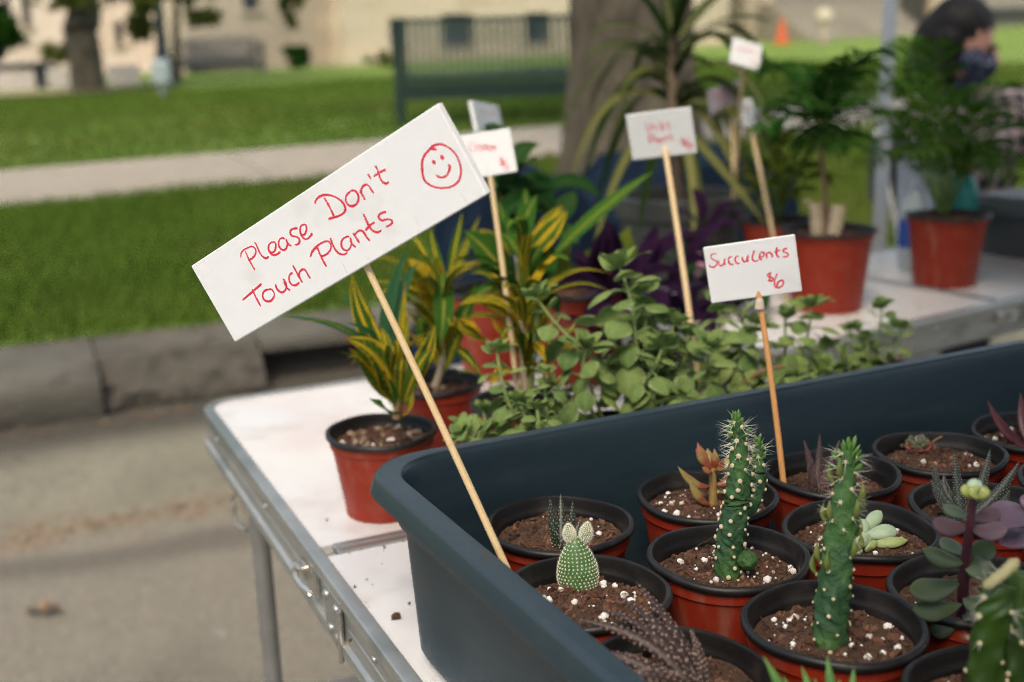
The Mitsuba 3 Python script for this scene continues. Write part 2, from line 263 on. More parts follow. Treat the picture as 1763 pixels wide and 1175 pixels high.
# kerb stones: the second from the left has a broken, worn face; right of it an added dark recess stands in for soft shade
labels['kerb'] = {'kind': 'structure'}
bs('shadow_dark', concrete((.035, .03, .025), (.06, .05, .042), (.02, .018, .015)), .95)  # near-black concrete, shade put into the colour of the added recess
def kerb_stone(s0, s1, kind, seed):
    n = 60
    if kind == 'worn': prof = [(4.03, -.02), (4.01, .02), (4.015, .06), (4.04, .085), (4.07, .100), (4.10, .120), (4.125, .148), (4.15, .160), (4.22, .166), (4.34, .168), (4.44, .168), (4.445, -.02)]; mv, amp = range(1, 7), .10
    elif kind == 'shadow_gap': prof = [(4.43, -.02), (4.42, .09), (4.20, .10), (4.12, .115), (4.115, .14), (4.13, .155), (4.16, .163), (4.24, .166), (4.34, .168), (4.44, .168), (4.445, -.02)]; mv, amp = range(3, 6), .03
    else: prof = [(3.985, -.02), (3.97, .02), (3.965, .06), (3.965, .10), (3.975, .122), (4.0, .138), (4.05, .150), (4.15, .160), (4.25, .166), (4.34, .168), (4.44, .168), (4.445, -.02)]; mv, amp = range(1, 6), .022
    s = np.linspace(s0 + .004, s1 - .004, n); P_ = len(prof); v = np.zeros((n, P_, 3)); f = meshkit.fbm(np.stack([s * 9, s * 0 + seed, s * 0], -1)[:, None] + np.array([0, 0, .9]) * np.arange(P_)[None, :, None], 5)
    for j, (t, z) in enumerate(prof): v[:, j] = W3(s, t + (amp * (f[:, j] - .45) if j in mv else 0), z - (.35 * amp * np.abs(f[:, j] - .4) if j in mv and j > 2 else 0))
    f2 = [[0, j, j + 1] for j in range(1, P_ - 1)]; e = (n - 1) * P_
    m = tm(v.reshape(-1, 3), np.vstack([grid_faces(n, P_), f2, [[e, e + c, e + b_] for _, b_, c in f2]]))
    part('kerb', 'stone', m, {'worn': 'worn_concrete', 'shadow_gap': 'kerb_concrete'}.get(kind, 'kerb_concrete'), smooth=40)
    if kind == 'shadow_gap': part('kerb', 'shadow_wall', tm(W3(np.array([s0, s1, s1, s0]), np.array([4.19] * 4), np.array([-.01, -.01, .098, .098])), [[0, 1, 2], [0, 2, 3]]), 'shadow_dark', smooth=False)  # made-up dark back wall, imitates the shadow on the kerb face
for i, (a, b, k_) in enumerate([(-7.1, -4.7, ''), (-4.7, -2.25, ''), (-2.25, .195, ''), (.195, .74, 'worn'), (.74, 2.6, 'shadow_gap'), (2.6, 5.0, ''), (5.0, 7.4, ''), (7.4, 9.8, '')]): kerb_stone(a, b, k_, i)
single('kerb_backing', tm(W3(np.array([-40, -7.1, -7.1, -40]), np.array([4.1, 4.1, 4.44, 4.44]), .166), [[0, 1, 2], [0, 2, 3]]), 'kerb_concrete', kind='structure', smooth=False)
# verge, sidewalk of slabs, lawn
single('verge', sheet(-30, 45, 4.446, 7.22, 120, 12, .0, .03), 'turf', kind='structure', smooth=True)
labels['sidewalk'] = {'kind': 'structure'}
jn = [-13.1 + 1.62 * i for i in range(21)]
for i in range(20):
    s0, s1 = jn[i] + .007, jn[i + 1] - .007
    m = sheet(s0, s1, 7.2, 8.9, 3, 3, .035); v = np.array(m.vertices); o = [0, 1, 2, 5, 8, 7, 6, 3]
    v = np.vstack([v, v[o] - [0, 0, .12]]); side = [[o[q], 9 + q, 9 + (q + 1) % 8] for q in range(8)] + [[o[q], 9 + (q + 1) % 8, o[(q + 1) % 8]] for q in range(8)]
    part('sidewalk', 'slab', tm(v, np.vstack([m.faces, side])), 'path_concrete', smooth=False)
single('lawn', sheet(-40, 70, 8.86, 60, 110, 60, .0, .05), 'turf', kind='structure', smooth=True)
def blades(n, s0, s1, t0, t1, h, seed, w=.006):
    g = np.random.default_rng(seed); s, t = g.uniform(s0, s1, n), g.uniform(t0, t1, n); p = W3(s, t, ground(s, t) - .004)
    a = g.uniform(0, 6.283, n); hh = h * (.5 + .8 * g.random(n)) * (.7 + .6 * meshkit.noise(np.stack([s * 2, t * 2, s * 0], -1))); d = np.stack([np.cos(a), np.sin(a), a * 0], -1) * w
    lean = g.normal(0, .35, (n, 2)) * hh[:, None]; tip = p + np.stack([lean[:, 0], lean[:, 1], hh], -1)
    return tm(np.stack([p - d, p + d, tip], 1).reshape(-1, 3), np.arange(3 * n).reshape(-1, 3))
single('grass', blades(95000, -1.6, 6.5, 4.45, 7.21, .075, 1), 'grass_blade', 'short green grass of the verge between kerb and sidewalk', 'grass', kind='stuff', smooth=False)
single('grass', blades(110000, -3, 12, 8.9, 20, .06, 2, .009), 'grass_blade', 'mown green lawn grass beyond the sidewalk', 'grass', kind='stuff', smooth=False)
single('park_path', tm(np.vstack([W3(np.array([-20, 1.5, 2.6, 3.2]), np.array([20.6, 20.7, 22.2, 23.5]), 0), W3(np.array([-20, 3.2]), np.array([23.6, 23.55]), 0)]) * [1, 1, 0] + np.array([[0, 0, z] for z in (.34, .61, .645, .67, .36, .67)]) * 1.0 + [0, 0, .03], [[0, 1, 4], [1, 2, 4], [2, 3, 4]]), 'gravel_path', kind='structure', smooth=False)
g = np.random.default_rng(5)
sl, tl = g.uniform(-1, 2.2, 700), g.normal(2.99, .045, 700)
sl2, tl2 = g.uniform(-1, 2.5, 200), g.normal(3.88, .06, 200)
bs('litter', lambda p, n, uv: mix((.10, .055, .03), (.30, .19, .10), cell_rand(dr.floor(p.x * 40), dr.floor(p.y * 40))), .9)
single('leaf_litter', scatter(ico((0, 0, 0), 1, 0, .9, 3, (1, .6, .22)), np.vstack([W3(sl, tl, .006), W3(sl2, tl2, .008)]), np.r_[.002 + .010 * g.random(700) ** 3, g.uniform(.004, .016, 200)], 4, False), 'litter', 'brown leaf litter and grit along the gutter seam', 'litter', kind='stuff', smooth=False)
lf, uv_ = leaf((-1.052, 2.3333, 0.004), np.array((-1.004, 2.3103, 0.022)), (-0.9615, 2.3128, 0.006), .035, face=(0, 0, 1), fold=.3, wave=.2)
single('dry_leaf', lf, 'litter', 'curled dry brown leaf lying alone on the road', 'leaf', smooth=True, uv=uv_)
# ---------------------------------------------------------------- buildings behind the lawn
def stone(lo, hi, line):
    def f(p, n, uv):
        s = p.x * SX[0] + p.y * SX[1]; row = dr.floor(p.z / .42); fz = p.z / .42 - row; fs = s / .95 + .5 * (row - 2 * dr.floor(row / 2)); fs = fs - dr.floor(fs)
        c = mix(mix(lo, hi, cell_rand(row, dr.floor(s / .95 + .5 * (row - 2 * dr.floor(row / 2))))), line, .5 * smoothstep(.55, .85, fbm(p.x * 1.1, p.y * 1.1, p.z * 1.1, 4)))
        return mix(line, c, smoothstep(.0, .03, fz) * smoothstep(.0, .014, fs))
    return f
bs('stone_cream', stone((.58, .49, .34), (.68, .58, .42), (.44, .37, .26)), .85)
bs('stone_beige', stone((.40, .34, .26), (.50, .43, .33), (.30, .26, .2)), .85)
bs('stone_pink', stone((.78, .64, .54), (.90, .76, .66), (.6, .49, .41)), .85)
bs('stone_grey', stone((.30, .27, .21), (.38, .34, .27), (.22, .2, .16)), .9)
bs('white_wall', lambda p, n, uv: mix((.80, .70, .62), (.66, .56, .49), fbm(p.x * 2, p.y * 2, p.z * 2)), .8)
bs('window_dark', (.02, .028, .035), .12, specular=.6)
bs('frame_dark', (.05, .055, .06), .5)
bs('roof_slate', (.10, .10, .11), .7)
bs('door_brown', lambda p, n, uv: mix((.05, .043, .036), (.08, .07, .055), noise(p.x * 8, p.y * 8, p.z)), .6)
def sbox(s0, s1, t0, t1, z0, z1): return box((s1 - s0, t1 - t0, z1 - z0), W3((s0 + s1) / 2, (t0 + t1) / 2, (z0 + z1) / 2), AN)
def wall_with_holes(s0, s1, t0, t1, z0, z1, holes):
    w = m3.Manifold.cube((s1 - s0, t1 - t0, z1 - z0)).translate((s0, t0, z0))
    for a, b, c, d in holes: w = w - m3.Manifold.cube((b - a, .5, d - c)).translate((a, t0 - .1, c))
    m = w.to_mesh(); v = m.vert_properties[:, :3]; return tm(W3(v[:, 0], v[:, 1], v[:, 2]), m.tri_verts)
def window(bd, a, b, c, d, t):
    f = part(bd, 'window', cat([sbox(a, a + .07, t + .13, t + .22, c, d), sbox(b - .07, b, t + .13, t + .22, c, d), sbox(a + .07, b - .07, t + .13, t + .22, c, c + .07), sbox(a + .07, b - .07, t + .13, t + .22, d - .07, d),
        sbox((a + b) / 2 - .025, (a + b) / 2 + .025, t + .14, t + .21, c + .07, d - .07)]), 'frame_dark', smooth=False)
    part(f, 'pane', sbox(a + .07, b - .07, t + .23, t + .25, c + .07, d - .07), 'window_dark', smooth=False)
    part(f, 'sill', sbox(a - .06, b + .06, t - .08, t + .12, c - .1, c - .003), 'stone_beige', smooth=False)
def building(name, label, s0, s1, t0, depth, z0, z1, mat, holes):
    bd = thing(name, label, 'building')
    part(bd, 'wall', wall_with_holes(s0, s1, t0, t0 + depth, z0, z1, holes), mat, smooth=False)
    part(bd, 'roof', sbox(s0 - .3, s1 + .3, t0 - .35, t0 + depth + .3, z1, z1 + .35), 'roof_slate', smooth=False)
    part(bd, 'plinth', sbox(s0 - .05, s1 + .05, t0 - .10, t0 - .003, z0, max(.62 + .021 * s0, .5) + .30), mat, smooth=False)
    for h in holes: window(bd, *h, t0)
    return bd
upper = lambda s0, s1, z, h, st, w: [(a, a + w, z, z + h) for a in np.arange(s0, s1 - w - .4, st)]
cs = (7.936)
building('stone_building', 'cream limestone building with dark basement windows behind the park bench', cs, (19.044), 29.4, 12, .3, 9.0, 'stone_cream',
    [((9.126), (9.598), 1.18, 1.93), ((10.526), (11.348), 1.22, 2.0), ((12.811), (13.479), 1.25, 2.0)] + upper(cs + 1.0, (18.949), 3.4, 2.2, 2.6, 1.1) + upper(cs + 1.0, (18.949), 6.4, 1.8, 2.6, 1.1))
building('beige_building', 'greyish beige stone building wing left of the cream limestone front', (4.342), cs - .01, 30.6, 11, .3, 8.4, 'stone_beige',
    [((5.776), (6.18), 2.22, 4.0)] + upper((6.587), cs - .2, 2.75, 1.9, 2.2, .9) + upper((4.452), cs - .2, 5.6, 1.8, 2.2, .9))
pink = building('pink_building', 'pale pink stone building far behind the leftmost tree', -22, (4.884), 37, 10, .3, 9.5, 'stone_pink',
    [((0.408), (0.573), 2.35, 4.1), ((0.845), (1.073), 2.1, 4.1), ((3.257), (3.481), 1.55, 2.2), ((-1.154), (-0.717), 2.3, 4.1)] + upper(-20, -8, 2.3, 1.8, 2.6, 1.0) + upper(-20, 2, 6, 1.8, 2.6, 1.0))
rb = building('grey_building', 'grey stone building behind the steps, with a dark doorway', (21.527), 60, 33, 12, .3, 9.0, 'stone_grey', upper((30.92), 58, 3.2, 2.0, 3, 1.2))
part(rb, 'door', sbox((28.053), (29.042), 32.85, 32.99, 1.0, 3.3), 'door_brown', smooth=False)
part(rb, 'pilaster', sbox((29.141), (30.457), 32.6, 32.98, 1.0, 8.9), 'stone_cream', smooth=False)
part(rb, 'pilaster', sbox((21.7), (22.794), 32.6, 32.98, 1.0, 8.9), 'stone_cream', smooth=False)
part(rb, 'ledge', sbox((31.963), 58, 32.7, 32.98, 1.75, 1.95), 'frame_dark', smooth=False)
st_ = thing('stone_steps', 'broad grey stone steps rising to the building at the far right', 'steps')
for k in range(7): part(st_, 'step', sbox((21.621), (26.101), 29.2 + .32 * k, 29.2 + .32 * (k + 1) + (.1 if k < 6 else .4), .8, 1.20 + .165 * k), 'stone_grey', smooth=False)
# low white wall with a gap, blue car behind it
wl = thing('garden_wall', 'low whitish wall with a dark gap at the left edge of the lawn', 'wall')
part(wl, 'wall', sbox((-2.357), (0.643), 24.5, 24.75, .3, .98), 'white_wall', smooth=False)
part(wl, 'wall', sbox((0.866), (1.306), 24.5, 24.75, .3, 1.0), 'white_wall', smooth=False)
part(wl, 'wall', sbox((1.954), (2.55), 24.5, 24.75, .3, 1.02), 'white_wall', smooth=False)
part(wl, 'gate', sbox((0.653), (0.855), 24.58, 24.66, .3, .88), 'frame_dark', smooth=False)
bs('car_blue', (.03, .045, .075), .3, clearcoat=.8)
bs('rubber', (.02, .02, .02), .8)
cr = thing('parked_car', 'dark blue car parked behind the low white wall at the left edge', 'car')
def carpt(a, b, z): return W3((0.249) + a, 29 + b, z - .27)
prof = [(-2.1, .25), (-2.15, .62), (-1.9, .82), (-1.05, .92), (-.45, 1.36), (.75, 1.40), (1.45, .98), (2.0, .92), (2.12, .6), (2.05, .25)]
def extr(pr, b0, b1):
    a = np.array(pr); n = len(a); v = np.vstack([carpt(a[:, 0], b0, a[:, 1]), carpt(a[:, 0], b1, a[:, 1])]); q = np.arange(n)
    f = np.vstack([np.stack([q, (q + 1) % n, n + (q + 1) % n], 1), np.stack([q, n + (q + 1) % n, n + q], 1), [[0, j + 1, j] for j in range(1, n - 1)], [[n, n + j, n + j + 1] for j in range(1, n - 1)]])
    return tm(v, f)
part(cr, 'body', extr(prof, -.85, .85), 'car_blue', smooth=30)
part(cr, 'window', extr([(-.85, .95), (-.42, 1.30), (.70, 1.33), (1.25, .98)], -.862, .862), 'window_dark', smooth=False)
for a in (-1.35, 1.3):
    for b in (-.78, .78): part(cr, 'wheel', rod(carpt(a, b - .1, .3), carpt(a, b + .1, .3), .32, sides=24), 'rubber', smooth=40)
# ---------------------------------------------------------------- trees
def bark(lo, hi): return lambda p, n, uv: mix(mix(lo, hi, fbm(p.x * 9, p.y * 9, p.z * 1.6, 4)), tuple(.45 * x for x in lo), .7 * smoothstep(.5, .75, fbm(p.x * 26, p.y * 26, p.z * 4, 3)))
bs('bark_grey', bark((.062, .052, .036), (.125, .106, .075)), .95, bump=lambda p, n, uv: fbm(p.x * 26, p.y * 26, p.z * 4, 3), bscale=.09)
bs('bark_brown', bark((.09, .065, .04), (.16, .12, .08)), .95)
def trunk_mesh(path, r, flare=1.7, seed=0, n=60, sides=40):
    p = smooth_path(path, n); z = np.linspace(0, 1, n); h = np.linalg.norm(p - p[0], axis=1)
    rr = np.interp(z, np.linspace(0, 1, len(r)), r) * (1 + (flare - 1) * np.exp(-h / .33)); m = tube(p, rr, sides, caps=False)
    v = np.array(m.vertices).reshape(n, sides, 3); c = p[:, None]; th = np.arange(sides) / sides * 2 * np.pi
    lobes = 1 + (.16 * np.exp(-h / .4))[:, None] * np.cos(5 * th + seed)[None] ; f = meshkit.fbm(np.stack([np.cos(th)[None] * 2 + z[:, None] * 0, np.sin(th)[None] * 2 + z[:, None] * 0, h[:, None] * 1.2 + 0 * th[None]], -1), 4, seed)
    v = c + (v - c) * (lobes * (1 + .22 * (f - .5)))[..., None]
    return tm(v.reshape(-1, 3), m.faces)
def tree(name, label, path, r, crowns, limbs=(), leafm='crown_leaf', barkm='bark_grey', flare=1.7, size=.10, seed=0, cat_='tree'):
    t = thing(name, label, cat_); g = np.random.default_rng(seed + 50)
    if path is not None: part(t, 'trunk', trunk_mesh(path, r, flare, seed), barkm, smooth=True)
    for l, lr in limbs: part(t, 'limb', tube(smooth_path(l, 14), np.linspace(lr, lr * .3, 14), 10), barkm, smooth=True)
    ms = []
    for c, rad, n in crowns:
        k = max(6, n // 70); cc = g.normal(size=(k, 3)); cc = cc / np.linalg.norm(cc, axis=1, keepdims=True) * g.uniform(.35, 1, (k, 1)) ** .6 * np.asarray(rad) + np.asarray(c)
        p = cc[g.integers(0, k, n)] + g.normal(size=(n, 3)) * np.asarray(rad) * .17
        q = tm([[0, -1, 0], [.5, -.1, .1], [0, 1, 0], [-.5, -.1, .1]], [[0, 1, 2], [0, 2, 3]])
        ms.append(scatter(q, p, size * g.uniform(.6, 1.3, n), seed))
    part(t, 'crown', cat(ms), leafm, smooth=False, kind='stuff')
    return t
P0 = np.array([.645, 6.1, .2])
tree('street_tree', 'thick grey tree trunk with a flared base standing behind the potted plants', [P0, P0 + [0, .02, .7], P0 + [-.01, .05, 1.7], P0 + [.05, .05, 3.4]], [.315, .30, .28, .25],
     [(P0 + [0, .5, 7.2], (2.6, 2.6, 1.6), 5200)], [([P0 + [.04, .05, 3.2], P0 + [1, .3, 4.6], P0 + [1.9, .6, 6.6]], .14), ([P0 + [.04, .05, 3.2], P0 + [-.9, .6, 4.7], P0 + [-1.8, 1.0, 6.8]], .14), ([P0 + [.05, .05, 3.3], P0 + [.1, .7, 5], P0 + [0, .9, 7.4]], .15)], seed=1, size=.14)
b1 = (-6.9121, 20.2506, 0.5597)
b1 = np.array(b1)
tree('lawn_tree', 'tall tree with a straight grey brown trunk at the far left of the lawn', [b1 - [0, 0, .1], b1 + [-.03, 0, 1], (-7.0082, 20.7944, 1.9287), b1 + [-.15, 0, 3.5]], [.275, .265, .25, .2],
     [((-7.111, 19.9134, 2.5325), (1.1, .8, .5), 500), ((-6.0933, 19.895, 2.4581), (.8, .6, .5), 400), (b1 + [0, 0, 5.2], (3, 3, 1.6), 3500)], [([b1 + [-.12, 0, 2.9], b1 + [-.8, -.2, 3], (-7.25, 19.9144, 2.5365)], .07), ([b1 + [-.12, 0, 2.9], b1 + [.3, 0, 3.2], (-6.0947, 19.8839, 2.4132)], .07)], barkm='bark_grey', flare=1.05, seed=2, size=.13)
b2 = np.array((-6.2932, 23.5837, 0.7102))
tree('young_tree', 'slender young tree with drooping foliage beside the lamp post', [b2 - [0, 0, .1], b2 + [.02, 0, .6], (-6.2921, 23.9547, 2.214), b2 + [0, 0, 3]], [.075, .07, .06, .05],
     [((-5.6753, 22.9108, 2.1574), (.42, .35, .42), 520), ((-6.784, 22.8878, 2.0643), (.34, .3, .55), 560), ((-6.2914, 23.4876, 2.4078), (.6, .5, .4), 500), ((-4.2067, 24.9402, 2.0335), (.20, .2, .42), 300), ((-5.0627, 24.6718, 3.0331), (1.2, .4, .3), 500), (b2 + [.3, 0, 3.4], (1.6, 1.6, 1.0), 1500)],
     [([b2 + [0, 0, 2.2], b2 + [1.1, .1, 2.3], (-4.1983, 25.0075, 2.3062)], .03), ([b2 + [0, 0, 1.8], b2 + [-.4, 0, 2.1], (-6.7448, 22.9441, 2.2925)], .03)], barkm='bark_brown', flare=1.1, seed=3, size=.13)
b3 = np.array((-11.0782, 25.6003, 0.5343))
tree('dark_tree', 'dark green leafy tree cut off by the left edge of the picture', [b3 - [0, 0, .1], b3 + [0, 0, 1.2], b3 + [0, 0, 2.4]], [.16, .14, .1], [((-10.8599, 25.8852, 1.6889), (.80, .7, .62), 1700)], leafm='dark_crown_leaf', barkm='bark_brown', seed=4, size=.13)
b4 = np.array((-9.631, 26.2265, 0.5675))
tree('round_shrub', 'rounded green shrub behind the low white wall, left of the tree trunk', [b4 - [0, 0, .1], b4 + [0, 0, .3]], [.03, .025], [((-9.5736, 26.3877, 1.2208), (.34, .3, .30), 900)], barkm='bark_brown', flare=1.1, seed=5, size=.08, cat_='shrub')
b5 = np.array((-5.0573, 29.7731, 0.7487))
tree('dark_shrub', 'dark clipped shrub in front of the beige building wing', [b5 - [0, 0, .1], b5 + [0, 0, .3]], [.05, .04], [(b5 + [0, 0, .30], (.38, .3, .22), 900)], leafm='dark_crown_leaf', barkm='bark_brown', flare=1.1, seed=6, size=.09, cat_='shrub')
b6 = np.array((-2.9277, 27.7356, 0.8395))
tree('low_shrub', 'small yellow green shrub at the foot of the cream building', [b6 - [0, 0, .1], b6 + [0, 0, .15]], [.03, .025], [(b6 + [.15, 0, .10], (.36, .25, .14), 500)], barkm='bark_brown', flare=1.1, seed=7, size=.08, cat_='shrub')
# ---------------------------------------------------------------- lamp post, marker, post, cone, urn
bs('lamp_paint', (.018, .034, .048), .4)
lp = np.array((-5.9748, 21.5051, 0.6347)); top = np.array((-6.0317, 21.8738, 2.1289)); dx = np.array([0, 0, 1.0])
lm = thing('lamp_post', 'dark blue cast lamp post standing on the lawn between tree and building', 'lamp post')
part(lm, 'base', lathe([(.22, -.1), (.22, .06), (.17, .1), (.165, .45), (.13, .52), (.12, .6), (.10, .66)], 24, lp), 'lamp_paint', smooth=40)
part(lm, 'post', lathe([(.095, .66), (.085, 1.2), (.075, 2.2), (.06, 3.4), (.09, 3.45), (.09, 3.55), (.0, 3.56)], 24, lp), 'lamp_paint', smooth=40)
bs('lamp_glass', (.8, .8, .76), .3)
part(lm, 'lamp_globe', lathe([(.0, 3.56), (.1, 3.6), (.19, 3.8), (.17, 3.98), (.05, 4.12), (0, 4.14)], 24, lp), 'lamp_glass', smooth=True)
bs('marker_paint', (.36, .42, .42), .5)
mk = thing('utility_marker', 'pale grey utility marker box on a short stub in front of the lamp post', 'marker')
mp = np.array((-4.817, 17.169, 0.5936))
part(mk, 'box', box((.26, .16, .37), mp + [0, 0, .34], .1, .05), 'marker_paint')
part(mk, 'stub', rod(mp - [0, 0, .1], mp + [0, 0, .16], .05), 'aluminium_dull')
bp = np.array((-5.6631, 28.7357, 0.7184)); pst = thing('metal_post', 'dark metal post standing before the beige wall', 'post')
part(pst, 'shaft', lathe([(.07, -.1), (.07, .62), (.085, .63), (.085, .70), (.03, .74), (0, .745)], 16, bp), 'frame_dark'); part(pst, 'foot', lathe([(.12, -.1), (.12, .03), (.07, .05)], 16, bp), 'frame_dark')
bs('cone_orange', (.75, .12, .03), .5); bs('cone_band', (.85, .85, .83), .4)
cn = thing('traffic_cone', 'orange traffic cone standing before the stone steps', 'cone'); cp = np.array((6.6658, 29.327, 1.0278))
part(cn, 'cone', lathe([(.14, .03), (.028, .60), (.02, .605)], 24, cp), 'cone_orange', smooth=40); part(cn, 'base', box((.34, .34, .035), cp + [0, 0, .015], AN), 'cone_orange'); part(cn, 'band', lathe([(.1095, .2), (.088, .31)], 24, cp), 'cone_orange')
bs('urn_stone', (.66, .58, .42), .8)
ur = thing('stone_urn', 'pale round topped stone post standing beside the steps', 'post'); up_ = np.array((7.6696, 29.3465, 1.1069))
part(ur, 'cap', lathe([(.15, .38), (.2, .44), (.21, .54), (.15, .66), (.0, .72)], 24, up_), 'urn_stone', smooth=40); part(ur, 'pedestal', lathe([(.17, -.1), (.17, .1), (.14, .14), (.14, .36), (.17, .38), (0, .385)], 20, up_), 'stone_beige', smooth=30)
# ---------------------------------------------------------------- park benches
bs('bench_green', lambda p, n, uv: mix((.010, .032, .020), (.022, .050, .034), noise(p.x * 20, p.y * 20, p.z * 20)), .45)
def bench(label, at, rz, L=1.82, mat='bench_green'):
    bk = thing('park_bench', label, 'bench', 'dark slatted park benches on the lawn')
    c, s = math.cos(rz), math.sin(rz); at = np.asarray(at, float)
    Q = lambda x, y, z: at + [x * c - y * s, x * s + y * c, z]
    n = int(L / .060)
    for i in range(n):   # each steel slat bends from the back down over the seat
        x = -L / 2 + .05 + (L - .1) * i / (n - 1)
        pth = [Q(x, .20, .87), Q(x, .12, .62), Q(x, .07, .47), Q(x, .0, .43), Q(x, -.2, .445), Q(x, -.33, .445), Q(x, -.385, .41), Q(x, -.385, .34)]
        part(bk, 'slat', tube(smooth_path(pth, 14), .0185, 6, .4, ref=(s, -c, 0)), mat, smooth=False)
    for x in (-L / 2 - .01, L / 2 + .01):
        e = part(bk, 'end_frame', cat([bar(Q(x, .24, -.03), Q(x, .21, .90), .05, .06, up=(c, s, 0)), bar(Q(x, -.36, -.03), Q(x, -.36, .66), .05, .06, up=(c, s, 0)), bar(Q(x, -.33, .40), Q(x, .2, .40), .045, .05)]), mat, smooth=False)
        part(e, 'armrest', bar(Q(x, -.42, .675), Q(x, .21, .685), .07, .035), mat, smooth=False)
    part(bk, 'rail', bar(Q(-L / 2, .205, .885), Q(L / 2, .205, .885), .03, .04), mat, smooth=False); part(bk, 'rail', bar(Q(-L / 2, -.37, .33), Q(L / 2, -.37, .33), .03, .04), mat, smooth=False); part(bk, 'rail', bar(Q(-L / 2, .09, .40), Q(L / 2, .09, .40), .03, .04), mat, smooth=False); part(bk, 'seat_pan', bar(Q(-L / 2 + .02, -.14, .412), Q(L / 2 - .02, -.14, .412), .42, .008), mat, smooth=False); part(bk, 'apron', bar(Q(-L / 2 + .02, -.362, .30), Q(L / 2 - .02, -.362, .30), .008, .13), mat, smooth=False)
    return bk
bench('dark green slatted park bench left of the thick tree trunk', (.02, 10.55, .50), math.radians(2))
b7 = np.array((-6.9854, 29.7462, 0.6394)); bench('dark park bench far off in front of the beige building wing', b7, math.radians(4), mat='frame_dark')
# ---------------------------------------------------------------- folding tables
def rrect(w, h, r, k=8):
    a = np.linspace(0, np.pi / 2, k); P = []
    for q, (cx, cy) in enumerate([(w / 2 - r, h / 2 - r), (-w / 2 + r, h / 2 - r), (-w / 2 + r, -h / 2 + r), (w / 2 - r, -h / 2 + r)]):
        P += [(cx + r * math.cos(t + q * np.pi / 2), cy + r * math.sin(t + q * np.pi / 2)) for t in a]
    P = np.array(P); out = []
    for i in range(len(P)):
        b = P[(i + 1) % len(P)]; d = np.linalg.norm(b - P[i]); n = max(1, int(d / .03)) if d > .05 else 1
        out += [P[i] + (b - P[i]) * j / n for j in range(n)]
    return np.array(out)
ZT = .70
from shapely.geometry import Polygon, box as sbox2
def table(name, label, org, ax, L=1.09, Wd=.60):
    t = thing(name, label, 'table', 'white folding tables with aluminium frames')
    ax = nrm(np.array([*ax, 0])); ay = np.array([-ax[1], ax[0], 0]); org = np.array([*org, ZT])
    R = np.stack([ax, ay, [0, 0, 1]], 1); Q = lambda v: np.asarray(v, float) @ R.T + org
    M = lambda m: tm(Q(m.vertices), m.faces)
    out = rrect(L, Wd, .045); C = np.array([L / 2, Wd / 2])
    nv = []
    for i in range(len(out)):
        d = out[(i + 1) % len(out)] - out[i - 1]; nv.append([d[1], -d[0]] / np.linalg.norm(d))
    nv = np.array(nv)
    prof = [(-.0135, -.004), (-.0135, .0018), (-.0125, .0025), (-.003, .0025), (-.001, .0015), (0, -.001), (0, -.008), (-.003, -.010), (-.0032, -.024), (-.0045, -.025), (-.0032, -.026), (-.003, -.040), (.001, -.042), (.001, -.052), (-.003, -.056), (-.016, -.056), (-.016, -.006)]
    v = np.stack([np.hstack([out + C + nv * o, np.full((len(out), 1), z)]) for o, z in prof])
    part(t, 'frame', M(tm(v.reshape(-1, 3), grid_faces(len(prof), len(out), True))), 'aluminium', smooth=30)
    poly = Polygon(out + C).buffer(-.010)
    for a, b in ((0, L / 2 - .012), (L / 2 + .012, L)):
        m = trimesh.creation.extrude_polygon(poly.intersection(sbox2(a, -1, b, 2)), .008, engine='earcut'); m.apply_translation([0, 0, -.008]); part(t, 'panel', M(m), 'table_white', smooth=False)
    for dy in (-.0062, .0062): part(t, 'seam_strip', M(box((.0105, Wd - .05, .006), (L / 2 + dy, Wd / 2, -.0012), bevel=.0012)), 'aluminium', smooth=False)
    for x, sx in ((.255, 1), (L - .255, -1)):
        for y in (.016, Wd - .016):
            lg = part(t, 'leg', M(rod((x, y, -.05), (x + .02 * sx, y, -ZT + .012), .0105, sides=20)), 'aluminium_dull')
            part(lg, 'foot', M(rod((x + .02 * sx, y, -ZT), (x + .02 * sx, y, -ZT + .03), .013, sides=16)), 'rubber')
            part(lg, 'clip', M(cat([tube(smooth_path([(x - .03, y - .014, -.045), (x - .038, y - .02, -.06), (x - .034, y - .02, -.085), (x - .014, y - .012, -.09)], 10), .0022, 8), rod((x - .03, y - .016, -.046), (x - .03, y - .004, -.046), .005)])), 'steel_bright')
        part(t, 'brace', M(rod((x + .008 * sx, .02, -.30), (x + .008 * sx, Wd - .02, -.30), .007)), 'aluminium_dull')
    for y, sy in ((0, -1), (Wd, 1)):
        f = lambda a, b, c: (L / 2 + a, y + sy * b, c)
        la = part(t, 'latch', M(cat([box((.05, .003, .020), f(.0, -.0008, -.022)), box((.016, .008, .013), f(-.018, .004, -.022), bevel=.001)])), 'steel_bright', smooth=False)
        part(la, 'hook', M(tube(smooth_path([f(-.02, .009, -.020), f(.0, .013, -.018), f(.018, .012, -.019), f(.026, .007, -.024), f(.018, .006, -.029), f(.0, .009, -.028)], 16), .0022, 8)), 'steel_bright')
        hp = part(t, 'hinge_plate', M(box((.046, .003, .047), f(.075, -.0004, -.028), bevel=.0008)), 'aluminium_dull', smooth=False)
        for a, c in ((-.014, -.012), (-.006, -.04), (.014, -.014), (.015, -.04)): part(hp, 'rivet', M(ico(f(.075 + a, .0015, c), .0045, 2, squash=(1, .6, 1))), 'steel_bright', smooth=True)
        part(hp, 'pin', M(rod(f(.099, .002, -.012), f(.099, .002, -.058), .0022)), 'steel_bright')
        for a in (-.18, -.43, .18, .43): part(t, 'rivet', M(ico(f(a, -.002, -.017), .0036, 1, squash=(1, .6, 1))), 'steel_bright', smooth=True)
    return t
C0 = np.array([-.414, 1.496]); AX1 = np.array([.411, -.911]); AY1 = np.array([.911, .411])
